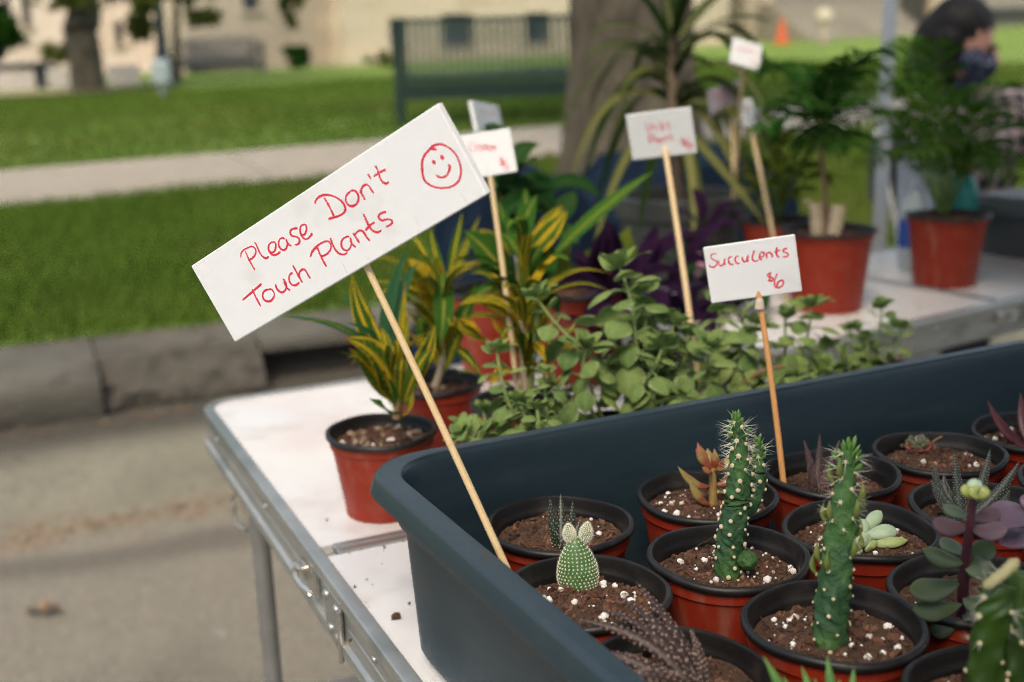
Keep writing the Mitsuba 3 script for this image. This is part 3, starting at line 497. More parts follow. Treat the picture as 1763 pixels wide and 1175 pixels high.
table('folding_table', 'white folding table with rounded corner, in front, carrying the crotons', C0, AX1)
table('folding_table', 'white folding table under the right part of the blue tub', C0 + .62 * AY1 + .42 * AX1, AX1)
E2 = np.array([math.cos(math.radians(33.5)), math.sin(math.radians(33.5))])
table('folding_table', 'white folding table at the back right carrying the two potted palms', np.array([.468, 1.709]) - .11 * E2, E2, Wd=.47)
g = np.random.default_rng(21)
cx_, cy_ = g.uniform(.47, .95, 60), g.uniform(.03, .16, 60); cp3 = np.stack([C0[0] + AX1[0] * cx_ + AY1[0] * cy_, C0[1] + AX1[1] * cx_ + AY1[1] * cy_, cx_ * 0 + ZT + .0012], 1)
cp3 = np.vstack([cp3, [(-0.0993, 0.8698, 0.7025), (-0.131, 0.834, 0.7012), (-0.139, 0.9289, 0.7012)]])
single('spilled_soil', scatter(ico((0, 0, 0), 1, 0, .6, 2), cp3, np.r_[g.uniform(.0006, .0016, 60), .0042, .0018, .0015], 3), 'soil_crumb', 'spilled crumbs of dark soil on the front table top', 'soil', kind='stuff', smooth=False)
# ---------------------------------------------------------------- the blue tub
UT, NT = np.array([.898, .44]), np.array([-.44, .898])
tb = thing('plastic_tub', 'large dark blue plastic tub holding the small pots of cacti and succulents', 'tub')
tw, thh, uc, nc = .92, .62, .722, .492
def tub_loop(off, z, recess=0.0):
    P = rrect(tw, thh, .045, 8); s = np.array([(tw + 2 * off) / tw, (thh + 2 * off) / thh])
    Qp = P * s
    if recess:
        for a, half in ((0, thh / 2), (1, tw / 2)):
            m = np.abs(P[:, a]) < (tw, thh)[a] / 2 - .085
            side = np.abs(P[:, 1 - a]) > (tw, thh)[1 - a] / 2 - .03
            Qp[m & side, 1 - a] -= np.sign(P[m & side, 1 - a]) * recess
    return np.hstack([(uc + Qp[:, :1]) * UT + (nc + Qp[:, 1:]) * NT, np.full((len(P), 1), z)])
tp = [(-.046, .714, 0), (-.036, .717, 0), (-.029, .726, 0), (-.018, .834, 0), (-.0168, .842, 0), (-.0158, .8455, 0), (-.0145, .8465, 0), (-.005, .8465, 0), (-.002, .8455, 0), (.0002, .8425, 0), (.0030, .8315, 0), (.0024, .8298, 0), (.0004, .8295, 0), (-.0075, .8298, 0), (-.0092, .828, 0),
      (-.0125, .809, 0), (-.0145, .8072, 0), (-.0155, .806, .0015), (-.0165, .803, .003), (-.0215, .712, .0035), (-.025, .7055, .002), (-.029, .7022, 0), (-.036, .7012, 0)]
vv = np.stack([tub_loop(*a) for a in tp]); nl = vv.shape[1]; vf = vv.reshape(-1, 3); k = len(vf)
vf = np.vstack([vf, vv[0].mean(0), vv[-1].mean(0)]); q = np.arange(nl); e = (len(tp) - 1) * nl
part(tb, 'shell', tm(vf, np.vstack([grid_faces(len(tp), nl, True), np.stack([q * 0 + k, q, (q + 1) % nl], 1), np.stack([q * 0 + k + 1, e + (q + 1) % nl, e + q], 1)])[:, ::-1]), 'tub_plastic', smooth=38)
# ---------------------------------------------------------------- pots
def pot(t, xy, zb, D, H, seed, drop=.0145, perl=34, pebbly=0.0, soilr=.5):
    R, zr = D / 2, zb + H; c = (xy[0], xy[1], 0); g = np.random.default_rng(seed + 900)
    body = [(0, zb + .004), (.66 * R, zb + .003), (.68 * R, zb), (.71 * R, zb + .001), (.725 * R, zb + .010), (.722 * R, zb + .0115), (.735 * R, zb + .014), (.885 * R, zr - .016), (.892 * R, zr - .0148), (.925 * R, zr - .0138), (.93 * R, zr - .0048)]
    p = part(t, 'pot', lathe(body, 56, c), 'pot_red', smooth=40)
    rim = [(.928 * R, zr - .0056), (.985 * R, zr - .0052), (.998 * R, zr - .0040), (1.0 * R, zr - .0026), (.994 * R, zr - .0014), (.975 * R, zr - .0004), (.955 * R, zr), (.925 * R, zr - .0004), (.912 * R, zr - .0020), (.900 * R, zr - .0065), (.888 * R, zr - .0095), (.872 * R, zr - .0105), (.864 * R, zr - .0125), (.835 * R, zr - .028), (.79 * R, zr - .040)]
    v = np.array(lathe(rim, 56).vertices); ph = np.arctan2(v[:, 1], v[:, 0]); v[:, 2] += .0009 * np.sin(2 * ph + seed) + .0005 * np.sin(5 * ph + seed * 2); v[:, :2] *= (1 + .006 * np.sin(2 * ph + seed * 1.7))[:, None]
    part(p, 'rim', tm(v + np.array(c), grid_faces(len(rim), 56, True)), 'pot_black', smooth=40)
    zs = zr - drop; nr, na = 16, 48; r = np.linspace(0.001, .868 * R, nr)[:, None]; a = np.linspace(0, 2 * np.pi, na, endpoint=False)[None]
    x, y = r * np.cos(a), r * np.sin(a); z = zs + .006 * (meshkit.fbm(np.stack([x * 55 + seed, y * 55, x * 0], -1), 4, seed) - .5) + .0025 * (1 - (r / R) ** 2) - .003 * (r / R) ** 6
    s = part(t, 'soil', tm(np.stack([x + c[0], y + c[1], z], -1).reshape(-1, 3), grid_faces(nr, na, True)), 'soil', smooth=True)
    def pts(n, up=.0005, lim=.83):
        rr, aa = lim * R * np.sqrt(g.random(n)), g.uniform(0, 6.283, n); xx, yy = rr * np.cos(aa), rr * np.sin(aa)
        zz = zs + .006 * (meshkit.fbm(np.stack([xx * 55 + seed, yy * 55, xx * 0], -1), 4, seed) - .5) + .0025 * (1 - (rr / R) ** 2) - .003 * (rr / R) ** 6 + up
        return np.stack([xx + c[0], yy + c[1], zz], 1)
    n = int(900 * soilr * 2 * (D / .11) ** 2)
    part(s, 'crumb', scatter(ico((0, 0, 0), 1, 0, .9, 1, (1, .7, .6)), pts(n), (.0005 + .0026 * g.random(n) ** 4), seed), 'soil_crumb', smooth=False, kind='stuff')
    n = 16; part(s, 'bark', scatter(ico((0, 0, 0), 1, 1, .5, 5, (1, .6, .28)), pts(n, .001, .79), g.uniform(.002, .0056, n), seed + 1), 'bark_chip', smooth=False, kind='stuff')
    fb = [tube(bez(a_, a_ + [g.normal(0, .004), g.normal(0, .004), .004 * g.random()], a_ + [g.normal(0, .008), g.normal(0, .008), .002], 5), .00028, 4) for a_ in pts(14, .0008, .66)]; part(s, 'fibre', cat(fb), 'bark_chip', smooth=True, kind='stuff')
    if perl: part(s, 'perlite', scatter(ico((0, 0, 0), 1, 1, .45, 2), pts(perl, .001, .80), .0005 + .0024 * g.random(perl) ** 2.6, seed + 2), 'perlite', smooth=True, kind='stuff')
    if pebbly: n = int(pebbly); part(s, 'pebble', scatter(ico((0, 0, 0), 1, 1, .4, 2), pts(n, .001, .76), g.uniform(.0016, .0042, n), seed + 3), 'pebble', smooth=True, kind='stuff')
    return zs
ZP, PD, PH = .7275, .107, .0825
GP = 'small red pots of succulents in the blue tub'
def orient(base, pts, normals, scales, seed=0):
    g = np.random.default_rng(seed); pts, n = np.asarray(pts, float), np.asarray(normals, float); n = n / np.linalg.norm(n, axis=1, keepdims=True)
    a = np.cross(n, g.normal(size=n.shape)); a /= np.linalg.norm(a, axis=1, keepdims=True); b = np.cross(n, a)
    v0, f0 = np.array(base.vertices), np.array(base.faces); v = np.repeat(v0[None], len(pts), 0) * np.asarray(scales, float).reshape(-1, 1, 1)
    v = v[..., :1] * a[:, None] + v[..., 1:2] * b[:, None] + v[..., 2:] * n[:, None] + pts[:, None]
    return tm(v.reshape(-1, 3), (f0[None] + (np.arange(len(pts)) * len(v0))[:, None, None]).reshape(-1, 3))
def spike(dx, dy, h, w=.05):
    d = np.array([dx, dy, h]); s = nrm(np.cross(d, [.3, .5, .8])) * w; s2 = nrm(np.cross(d, s)) * w
    return tm([s, -.5 * s + .87 * s2, -.5 * s - .87 * s2, d], [[0, 1, 3], [1, 2, 3], [2, 0, 3]])
tuft = cat([ico((0, 0, .12), .42, 0, .3, 1)] + [spike(math.cos(k * .9) * 1.1, math.sin(k * .9) * 1.1, .9, .05) for k in range(7)])
spines = cat([spike(math.cos(k * 1.26 + .4) * (.5 + .25 * (k % 2)), math.sin(k * 1.26 + .4) * (.5 + .25 * (k % 2)), 1.0, .028) for k in range(5)])
bs('cactus_green', lambda p, n, uv: mix(mix((.030, .085, .022), (.060, .135, .034), noise(p.x * 130, p.y * 130, p.z * 130)), (.014, .045, .028), .65 * smoothstep(.4, .7, fbm(p.x * 40, p.y * 40, p.z * 40))), .58, specular=.28, bump=lambda p, n, uv: fbm(p.x * 380, p.y * 380, p.z * 380, 3), bscale=.0012)
bs('cactus_olive', lambda p, n, uv: mix((.011, .026, .005), (.042, .095, .007), fbm(p.x * 60, p.y * 60, p.z * 30)), .45)
bs('bunny_green', lambda p, n, uv: mix((.035, .11, .025), (.085, .19, .05), noise(p.x * 180, p.y * 180, p.z * 180)), .5)
bs('areole_white', (.74, .71, .58), .8); bs('areole_tan', lambda p, n, uv: mix((.52, .42, .24), (.62, .55, .38), noise(p.x * 800, p.y * 800, p.z * 800)), .8); bs('spine_white', (.62, .60, .50), .5)
bs('spine_leaf', lambda p, n, uv: mix((.05, .16, .03), (.12, .22, .04), noise(p.x * 200, p.y * 200, p.z * 200)), .45)
bs('hook_green', lambda p, n, uv: mix((.10, .15, .03), (.19, .20, .05), noise(p.x * 150, p.y * 150, p.z * 150)), .5)
def tubercled(path, r, n=90, sides=40, ds=.0062, bump=.24, seed=0, per=3.2):
    p = smooth_path(path, n); L = np.linalg.norm(np.diff(p, axis=0), axis=1).sum(); u = np.linspace(0, 1, n); rr = np.interp(u, np.linspace(0, 1, len(r)), r)
    m = tube(p, rr, sides, caps=True); v = np.array(m.vertices)[:n * sides].reshape(n, sides, 3); h = u * L; th = np.arange(sides) / sides * 2 * np.pi
    k = int(L / ds * per); gg = np.random.default_rng(seed + 77); hk = np.clip((np.arange(k) + .5 + gg.uniform(-.7, .7, k)) / per * ds, 0, L * .999); tk = (np.arange(k) * 2.39996 + seed + gg.uniform(-.3, .3, k)) % (2 * np.pi)
    rk = np.interp(hk / L, u, rr); d = np.zeros((n, sides))
    for a, b, q in zip(hk, tk, rk):
        dt = np.angle(np.exp(1j * (th - b)))[None] * q; d = np.maximum(d, np.exp(-((h[:, None] - a) / (ds * .66)) ** 2 - (dt / (ds * .42)) ** 2))
    c = p[:, None]; v2 = c + (v - c) * (1 + bump * (d - .35))[..., None]
    vv = np.array(m.vertices); vv[:n * sides] = v2.reshape(-1, 3)
    ii = np.clip((hk / L * (n - 1)).round().astype(int), 0, n - 1); jj = (tk / (2 * np.pi) * sides).round().astype(int) % sides
    nn = v2[ii, jj] - p[ii]; return tm(vv, m.faces), v2[ii, jj] + nn * .02, nn, hk / L
def stem_cactus(t, path, r, seed, ds=.0062, per=3.2, topn=20, toplen=.009, mat='cactus_green', name='stem', am='areole_tan', asz=.0018, hooks=0, top=True):
    m, ap, an, ah = tubercled(path, r, ds=ds, seed=seed, per=per)
    s = part(t, name, m, mat, smooth=True)
    part(s, 'areole', orient(ico((0, 0, .1), .8, 1, .3, 3, (1, 1, .6)), ap, an, asz * (.7 + .5 * np.random.default_rng(seed).random(len(ap))), seed), am, smooth=True, kind='stuff')
    q = ah > .55; part(s, 'spine', orient(spines, ap[q], an[q], .0035 + .007 * (ah[q] - .55) / .45, seed + 1), 'spine_white', smooth=False, kind='stuff')
    if top:
        end = np.asarray(path[-1], float); ax = nrm(end - np.asarray(path[-2], float)); g = np.random.default_rng(seed + 5)
        for k in range(topn):
            f = k / topn; a = k * 2.39996; side = nrm(np.cross(ax, [.3, .9, .2])) * math.cos(a) + nrm(np.cross(ax, np.cross(ax, [.3, .9, .2]))) * math.sin(a)
            b = end - ax * (.0135 * (1 - f)) + side * r[-1] * (1.1 - .8 * f); d = nrm(side * (1.0 - .75 * f) + ax * (.55 + .8 * f)) * toplen * (.75 + .4 * g.random())
            part(s, 'needle_leaf', fat(b, b + d * .5 + ax * .0006, b + d, .0022, .0018, 8, 6), 'spine_leaf', smooth=True)
    for k in range(hooks):
        i = int(len(ap) * (.36 + .55 * k / hooks)); d = nrm(an[i]); b = ap[i] - d * .001
        part(s, 'hook_leaf', fat(b, b + d * .0036 + [0, 0, .0040], b + d * .0034 + [0, 0, .0128], .0040, .0028, 10, 8), 'hook_green', smooth=True)
    return s
# the small pots of the tub, each a potted plant of its own
ta = thing('potted_cactus', 'branched spiny green cactus in the pot before the reddish leaved succulent', 'potted cactus', GP)
za = pot(ta, (0.1384, 0.7295), ZP + .0015, PD, PH, 1, perl=70)
stem_cactus(ta, [(0.137, 0.7224, 0.7909), (0.1397, 0.7288, 0.8168), (0.1447, 0.7352, 0.8427), (0.1472, 0.7406, 0.869), (0.1469, 0.7443, 0.8879), (0.1458, 0.7459, 0.8986)], [.0078, .0088, .0088, .0079, .0071, .0050, .0028], 1, per=4.4, ds=.0056, topn=26, toplen=.0075)
stem_cactus(ta, [(0.1501, 0.7385, 0.8351), (0.1584, 0.7463, 0.8461), (0.1621, 0.751, 0.8648), (0.1622, 0.7547, 0.8799)], [.0050, .0063, .0058, .0038, .0022], 2, topn=18, toplen=.006, name='arm', ds=.0055)
g = np.random.default_rng(3)
part(ta, 'offset', ico((0.149, 0.7172, 0.8114), .0065, 2, .25, 1), 'cactus_green', smooth=True)
def copper(p, n, uv): return mix((.27, .21, .065), (.26, .062, .035), smoothstep(.35, .65, fbm(p.x * 75, p.y * 75, p.z * 75)))
bs('copper_leaf', copper, .45); bs('copper_stem', (.26, .16, .045), .55)
tbn = thing('potted_succulent', 'upright succulent with coppery red pointed leaves behind the branched cactus', 'potted succulent', GP)
pot(tbn, (0.1437, 0.8425), ZP, PD, PH, 2, perl=44)
part(tbn, 'stem', rod((0.149, 0.8462, 0.7918), (0.1496, 0.8545, 0.8252), .0034, .0026, 10, 6), 'copper_stem')
for b, m, t, w in [((0.1483, 0.8513, 0.8124), (0.1348, 0.847, 0.8158), (0.1218, 0.8455, 0.8307), 9), ((0.1479, 0.8477, 0.7978), (0.138, 0.8415, 0.8062), (0.1293, 0.8401, 0.8214), 9.5), ((0.1506, 0.8515, 0.8132), (0.1572, 0.847, 0.8156), (0.1621, 0.8478, 0.8189), 8), ((0.1508, 0.8498, 0.8063), (0.1603, 0.8564, 0.812), (0.1678, 0.8644, 0.8238), 11),
                   ((0.1496, 0.8543, 0.8243), (0.1432, 0.8562, 0.8322), (0.1387, 0.8592, 0.8444), 10), ((0.1488, 0.8524, 0.8251), (0.1415, 0.851, 0.8318), (0.136, 0.8506, 0.8428), 7), ((0.15, 0.8543, 0.8243), (0.1512, 0.8537, 0.8306), (0.1505, 0.8532, 0.841), 8), ((0.1505, 0.8543, 0.8243), (0.1589, 0.8548, 0.8267), (0.1667, 0.857, 0.8354), 10), ((0.1504, 0.854, 0.8235), (0.1536, 0.845, 0.8285), (0.1539, 0.84, 0.8376), 8), ((0.1487, 0.852, 0.8233), (0.1436, 0.8425, 0.827), (0.139, 0.8387, 0.8322), 8), ((0.1505, 0.8573, 0.8241), (0.1492, 0.8656, 0.8287), (0.1485, 0.8723, 0.8349), 8)]:
    part(tbn, 'leaf', fat(b, m, t, w * .00044 * 2, .0045, 12, 10), 'copper_leaf', smooth=True)
def haworthia(t, leaves, w, mat, bm, bsize, seed, rows=5, per=26, fl=.62):
    g = np.random.default_rng(seed)
    for b, m, tip, ww in leaves:
        n = 26; p = bez(b, m, tip, n); u = np.linspace(0, 1, n); r = w * ww / 2 * (np.minimum(1, .75 + u) * (1 - u ** 2.2) ** .85 + .03); ref = (0.1, -.7, .7)
        lf_ = part(t, 'leaf', tube(p, r, 12, fl, ref=ref), mat, smooth=True)
        P, tg, a, bb = frames(p, ref); pts, ns, sc = [], [], []
        for i in range(per):
            uu = (i + .5) / per * .97; q = uu * (n - 1); i0 = int(q); fr = q - i0; c = P[i0] * (1 - fr) + P[min(i0 + 1, n - 1)] * fr; rr = np.interp(uu, u, r)
            for j in range(rows * 2):
                an = np.pi * (j + .5 * (i % 2) + g.uniform(-.15, .15)) / rows; d = math.cos(an) * a[i0] + fl * math.sin(an) * bb[i0]
                pts.append(c + d * rr); ns.append(math.cos(an) * fl * a[i0] + math.sin(an) * bb[i0]); sc.append(bsize * (.55 + .6 * g.random()) * (.45 + .6 * min(1, rr / (w * .4))))
        part(lf_, 'bump', orient(ico((0, 0, .1), 1, 0, .2, 2, (1.25, .9, .8)), pts, ns, sc, seed), bm, smooth=True, kind='stuff')
bs('haw_dark', lambda p, n, uv: mix((.010, .022, .014), (.022, .04, .022), noise(p.x * 100, p.y * 100, p.z * 100)), .4); bs('haw_white', (.46, .44, .38), .6)
bs('haw_brown', lambda p, n, uv: mix((.014, .007, .006), (.042, .018, .013), fbm(p.x * 60, p.y * 60, p.z * 60)), .5); bs('haw_pink', lambda p, n, uv: mix((.34, .24, .20), (.20, .13, .11), noise(p.x * 300, p.y * 300, p.z * 300)), .6)
bs('haw_red', lambda p, n, uv: mix((.03, .018, .02), (.075, .025, .022), fbm(p.x * 60, p.y * 60, p.z * 60)), .5); bs('haw_grey', (.20, .17, .16), .6)
tc = thing('potted_succulent', 'dark pointed succulent dotted with white beads, at the tub corner', 'potted succulent', GP)
pot(tc, (0.0306, 0.7955), ZP, PD, PH, 3, perl=16)
haworthia(tc, [((0.0272, 0.785, 0.7941), (0.0256, 0.7889, 0.8097), (0.0233, 0.7936, 0.829), 1), ((0.0305, 0.785, 0.794), (0.0316, 0.794, 0.8096), (0.0316, 0.8036, 0.8279), 1.05), ((0.0329, 0.7849, 0.7939), (0.0375, 0.7885, 0.8082), (0.0397, 0.793, 0.8265), 1), ((0.0285, 0.7783, 0.7961), (0.0253, 0.7748, 0.8069), (0.0212, 0.7742, 0.8212), 1.0), ((0.0326, 0.7782, 0.796), (0.0395, 0.7821, 0.8033), (0.0449, 0.7872, 0.8155), .9), ((0.0309, 0.7753, 0.7965), (0.0336, 0.7705, 0.8063), (0.035, 0.7701, 0.8173), .95)], .0068, 'haw_dark', 'haw_white', .00052, 3, rows=2, per=17)
td = thing('potted_cactus', 'small bunny eared cactus with white tufts by the left tub rim', 'potted cactus', GP)
pot(td, (0.0419, 0.6838), ZP + .0005, PD, PH, 4, perl=40)
def pad(t, base, up, w, h, th, rows, name, tsz):
    up = nrm(up); rt = nrm(np.cross([0, 1, .25], up)); fr = np.cross(up, rt); n, s = 40, 40
    u = np.linspace(0, 1, n); pr = np.sin(np.pi * np.clip(u * .93 + .07, 0, 1) ** .86) ** .72; a = np.linspace(0, 2 * np.pi, s, endpoint=False)
    f = lambda uu, aa: np.asarray(base) + up * (h * uu)[..., None] + (rt * np.cos(aa)[..., None] * w / 2 + fr * np.sin(aa)[..., None] * th / 2) * np.interp(uu, u, pr)[..., None]
    U, A_ = np.meshgrid(u, a, indexing='ij'); v = f(U, A_)
    pd_ = part(t, name, tm(np.vstack([v.reshape(-1, 3), v[-1].mean(0)]), np.vstack([grid_faces(n, s, True), np.stack([(n - 1) * s + np.arange(s), (n - 1) * s + (np.arange(s) + 1) % s, np.full(s, n * s)], 1)])), 'bunny_green', smooth=True)
    uu, aa = [], []
    for i in range(rows):
        k = max(5, int(round(2.6 * rows * np.interp((i + .5) / rows, u, pr) * w / h)))
        for j in range(k): uu.append((i + .6) / rows); aa.append(2 * np.pi * (j + .5 * (i % 2)) / k)
    uu, aa = np.clip(np.array(uu), 0, .99), np.array(aa); P = f(uu, aa); d = 1e-3
    N = np.cross(f(uu, aa + d) - f(uu, aa - d), f(np.clip(uu + d, 0, 1), aa) - f(np.clip(uu - d, 0, 1), aa))
    part(pd_, 'tuft', orient(tuft, P, N, tsz * np.random.default_rng(4).uniform(.8, 1.2, len(P)), 4), 'areole_white', smooth=False, kind='stuff')
bb0 = np.array((0.0394, 0.7183, 0.786))
pad(td, bb0, (-.05, .05, 1), .0265, .0445, .019, 19, 'pad', .0013)
pad(td, bb0 + [-.0052, .004, .0395], (-.10, .05, 1), .0078, .0128, .0074, 12, 'ear', .0013)
pad(td, bb0 + [.0040, .0035, .0395], (.17, .05, 1), .0082, .0138, .0074, 12, 'ear', .0013)
bs('pale_green', lambda p, n, uv: mix((.30, .40, .24), (.42, .52, .36), fbm(p.x * 60, p.y * 60, p.z * 60)), .5); bs('yellow_green', lambda p, n, uv: mix((.26, .33, .08), (.36, .43, .18), noise(p.x * 60, p.y * 60, p.z * 60)), .5)
te = thing('potted_succulent', 'pale green plump leaved succulent half hidden behind the tall cactus', 'potted succulent', GP)
pot(te, (0.2376, 0.7691), ZP, PD, PH, 5, perl=26)
for b, m, t, w, mt in [((0.2396, 0.7785, 0.7972), (0.251, 0.7877, 0.8052), (0.2598, 0.7943, 0.8111), .0105, 'pale_green'), ((0.2387, 0.7728, 0.7988), (0.2524, 0.772, 0.8039), (0.265, 0.7721, 0.8044), .0125, 'pale_green'), ((0.2398, 0.7655, 0.7985), (0.2532, 0.7609, 0.8009), (0.2684, 0.7614, 0.8028), .0085, 'yellow_green'), ((0.2373, 0.7707, 0.7989), (0.2432, 0.7819, 0.8026), (0.2437, 0.7885, 0.8082), .011, 'pale_green'), ((0.2367, 0.7608, 0.8006), (0.2404, 0.756, 0.8017), (0.2423, 0.7527, 0.801), .012, 'yellow_green'), ((0.235, 0.7655, 0.7986), (0.2354, 0.7568, 0.805), (0.2371, 0.7523, 0.8077), .014, 'pale_green'), ((0.2366, 0.7655, 0.7985), (0.2312, 0.7556, 0.8001), (0.2297, 0.75, 0.7983), .010, 'pale_green'), ((0.2371, 0.7756, 0.7976), (0.2332, 0.7794, 0.8005), (0.2297, 0.782, 0.803), .011, 'pale_green')]:
    part(te, 'leaf', fat(b, m, t, w, w * .62, 14, 12, peak=.62, sharp=.6), mt, smooth=True)
tf = thing('potted_cactus', 'tall single stemmed green cactus with hooked leaves, in the foreground pot', 'potted cactus', GP)
pot(tf, (0.1818, 0.6319), ZP + .002, PD, PH, 6, perl=58)
stem_cactus(tf, [(0.1783, 0.6241, 0.7889), (0.1797, 0.6297, 0.8118), (0.1845, 0.6388, 0.8402), (0.1886, 0.6462, 0.8659), (0.192, 0.6528, 0.8885), (0.1946, 0.6572, 0.9065)], [.0096, .0098, .0095, .0092, .0086, .0058, .0032], 6, ds=.0064, per=3.4, asz=.0014, topn=26, toplen=.010, hooks=16)
tg_ = thing('potted_succulent', 'dark spiky succulent in the pot that the low price sign stands in', 'potted succulent', GP)
pot(tg_, (0.2479, 0.8821), ZP, PD, PH, 7, perl=4, drop=.019)
haworthia(tg_, [((0.2354, 0.8877, 0.7929), (0.2341, 0.8918, 0.8095), (0.2292, 0.8971, 0.8311), .9), ((0.2377, 0.8877, 0.7928), (0.2419, 0.897, 0.8098), (0.2431, 0.9029, 0.8336), .95), ((0.2396, 0.8877, 0.7928), (0.2488, 0.8917, 0.8091), (0.2578, 0.8969, 0.8303), .95), ((0.2346, 0.8808, 0.7941), (0.23, 0.8749, 0.8037), (0.2299, 0.8751, 0.8252), 1), ((0.2373, 0.8808, 0.794), (0.2431, 0.8795, 0.8016), (0.2478, 0.8839, 0.8192), 1), ((0.2347, 0.8779, 0.7947), (0.2314, 0.8697, 0.8033), (0.2296, 0.8671, 0.8138), 1.1)], .0078, 'haw_red', 'haw_grey', .0005, 7, rows=3, per=24)
def rose(p, n, uv): return mix((.10, .11, .06), (.26, .075, .06), smoothstep(.40, .62, fbm(p.x * 110, p.y * 110, p.z * 110)))
bs('rose_leaf', rose, .45); bs('rose_leaf_tip', (.50, .22, .18), .5)
th_ = thing('potted_succulent', 'small reddish rosette succulent in the pot near the back right rim', 'potted succulent', GP)
pot(th_, (0.3468, 0.9222), ZP, PD, PH, 8, perl=18)
rc = np.array([0, 0, .0045]) + np.array((0.3428, 0.9608, 0.79))
for k in range(17):
    a, f = k * 2.39996, k / 17; d = np.array([math.cos(a), math.sin(a), 0]); L = .0135 * (1.15 - .55 * f)
    part(th_, 'leaf', fat(rc + d * .001 + [0, 0, .002 + .004 * f], rc + d * L * .6 + [0, 0, .003 + .006 * f], rc + d * L * (1 - .3 * f) + [0, 0, .006 + .010 * f], .0125 * (1.1 - .4 * f), .0030, 10, 8, face=(0, 0, 1), peak=.65, sharp=.5), 'rose_leaf', smooth=True)
part(th_, 'fallen_leaf', fat((0.3753, 0.9538, 0.793), (0.3846, 0.9607, 0.795), (0.3854, 0.9581, 0.799), .006, .003), 'rose_leaf_tip', smooth=True); part(th_, 'fallen_leaf', fat((0.3435, 0.9264, 0.793), (0.3467, 0.9263, 0.796), (0.3535, 0.9398, 0.794), .006, .004), 'rose_leaf_tip', smooth=True); part(th_, 'twig', tube(smooth_path([(0.3539, 0.9631, 0.792), (0.3507, 0.948, 0.8077), (0.3587, 0.9491, 0.8122)], 8), .0009, 6), 'woody_stem')
ti = thing('potted_succulent', 'spiky banded succulent with long outward leaves behind the jade plant', 'potted succulent', GP)
pot(ti, (0.3384, 0.8043), ZP, PD, PH, 9, perl=6)
haworthia(ti, [((0.3192, 0.8039, 0.7999), (0.3071, 0.8085, 0.8183), (0.3023, 0.8136, 0.8392), 1), ((0.3166, 0.7971, 0.8015), (0.3054, 0.7971, 0.8139), (0.2957, 0.7996, 0.8326), 1), ((0.324, 0.8097, 0.7983), (0.3236, 0.8186, 0.8175), (0.3225, 0.8277, 0.8421), 1), ((0.3291, 0.8097, 0.7982), (0.3399, 0.8171, 0.8198), (0.3478, 0.8252, 0.8444), 1), ((0.3277, 0.802, 0.8005), (0.3467, 0.8042, 0.8178), (0.362, 0.8077, 0.8404), 1.05), ((0.3263, 0.7942, 0.8024), (0.3398, 0.7891, 0.8107), (0.3481, 0.7881, 0.8275), .9), ((0.3272, 0.8134, 0.7967), (0.3194, 0.827, 0.8098), (0.3183, 0.8331, 0.8222), .9), ((0.3205, 0.7924, 0.8033), (0.3226, 0.7815, 0.8091), (0.3293, 0.7746, 0.8147), .9)], .0085, 'haw_dark', 'haw_grey', .00062, 9, rows=4, per=26)
tj = thing('potted_succulent', 'sprawling brown succulent with beaded arching leaves at the left tub rim', 'potted succulent', GP)
pot(tj, (0.0853, 0.5862), ZP - .003, PD, PH, 10, perl=6)
haworthia(tj, [((0.0879, 0.5582, 0.8143), (0.0649, 0.5731, 0.8327), (0.0282, 0.5854, 0.8408), 1.0), ((0.0904, 0.5621, 0.8133), (0.0709, 0.5924, 0.8275), (0.044, 0.614, 0.8314), .95), ((0.0919, 0.5639, 0.8122), (0.0788, 0.5922, 0.8266), (0.0564, 0.62, 0.8352), 1.15), ((0.0934, 0.5639, 0.8122), (0.0842, 0.5972, 0.8263), (0.0669, 0.6315, 0.8398), .95), ((0.0838, 0.5508, 0.8177), (0.0632, 0.5536, 0.829), (0.0406, 0.5612, 0.8349), 1.1), ((0.0958, 0.5655, 0.8105), (0.0967, 0.5846, 0.8169), (0.0929, 0.5974, 0.827), .7), ((0.085, 0.5472, 0.8195), (0.0677, 0.5415, 0.8301), (0.0473, 0.542, 0.8322), 1.0), ((0.0934, 0.5582, 0.8141), (0.093, 0.5794, 0.8165), (0.085, 0.5911, 0.8225), 1.0)], .0080, 'haw_brown', 'haw_pink', .00088, 10, rows=2, per=22)
bs('aloe_red', lambda p, n, uv: mix((.06, .012, .018), (.11, .025, .03), noise(p.x * 90, p.y * 90, p.z * 90)), .4)
tk_ = thing('potted_succulent', 'dark red pointed leaved succulent at the right edge of the picture, in the rearmost pot', 'potted succulent', GP)
pot(tk_, (0.445, 0.9642), ZP, PD, PH, 11, perl=30)
for b, m, t, w in [((0.4382, 0.9654, 0.7948), (0.4188, 0.9694, 0.8109), (0.4056, 0.9754, 0.8354), .012), ((0.4402, 0.9656, 0.7957), (0.4402, 0.9809, 0.8159), (0.4384, 0.9862, 0.8374), .012), ((0.4432, 0.9656, 0.7957), (0.4549, 0.9713, 0.8185), (0.4628, 0.9748, 0.8328), .012), ((0.4348, 0.9555, 0.7963), (0.4247, 0.9463, 0.8008), (0.4165, 0.9435, 0.8102), .010), ((0.4351, 0.9506, 0.7974), (0.4383, 0.9428, 0.8077), (0.4435, 0.9398, 0.8162), .011)]: part(tk_, 'leaf', fat(b, m, t, w, .005, 14, 10, peak=.3), 'aloe_red', smooth=True)
bs('jade_leaf', lambda p, n, uv: mix((.034, .055, .028), (.065, .090, .045), fbm(p.x * 60, p.y * 60, p.z * 60)), .42); bs('jade_stem', (.065, .018, .028), .5); bs('jade_purple', lambda p, n, uv: mix((.07, .04, .05), (.12, .075, .09), noise(p.x * 40, p.y * 40, p.z * 40)), .45); bs('bud_yellow', (.32, .36, .10), .5)
tl_ = thing('potted_succulent', 'jade plant with dark red stem, round grey green leaves and a yellowish bud on top', 'potted succulent', GP)
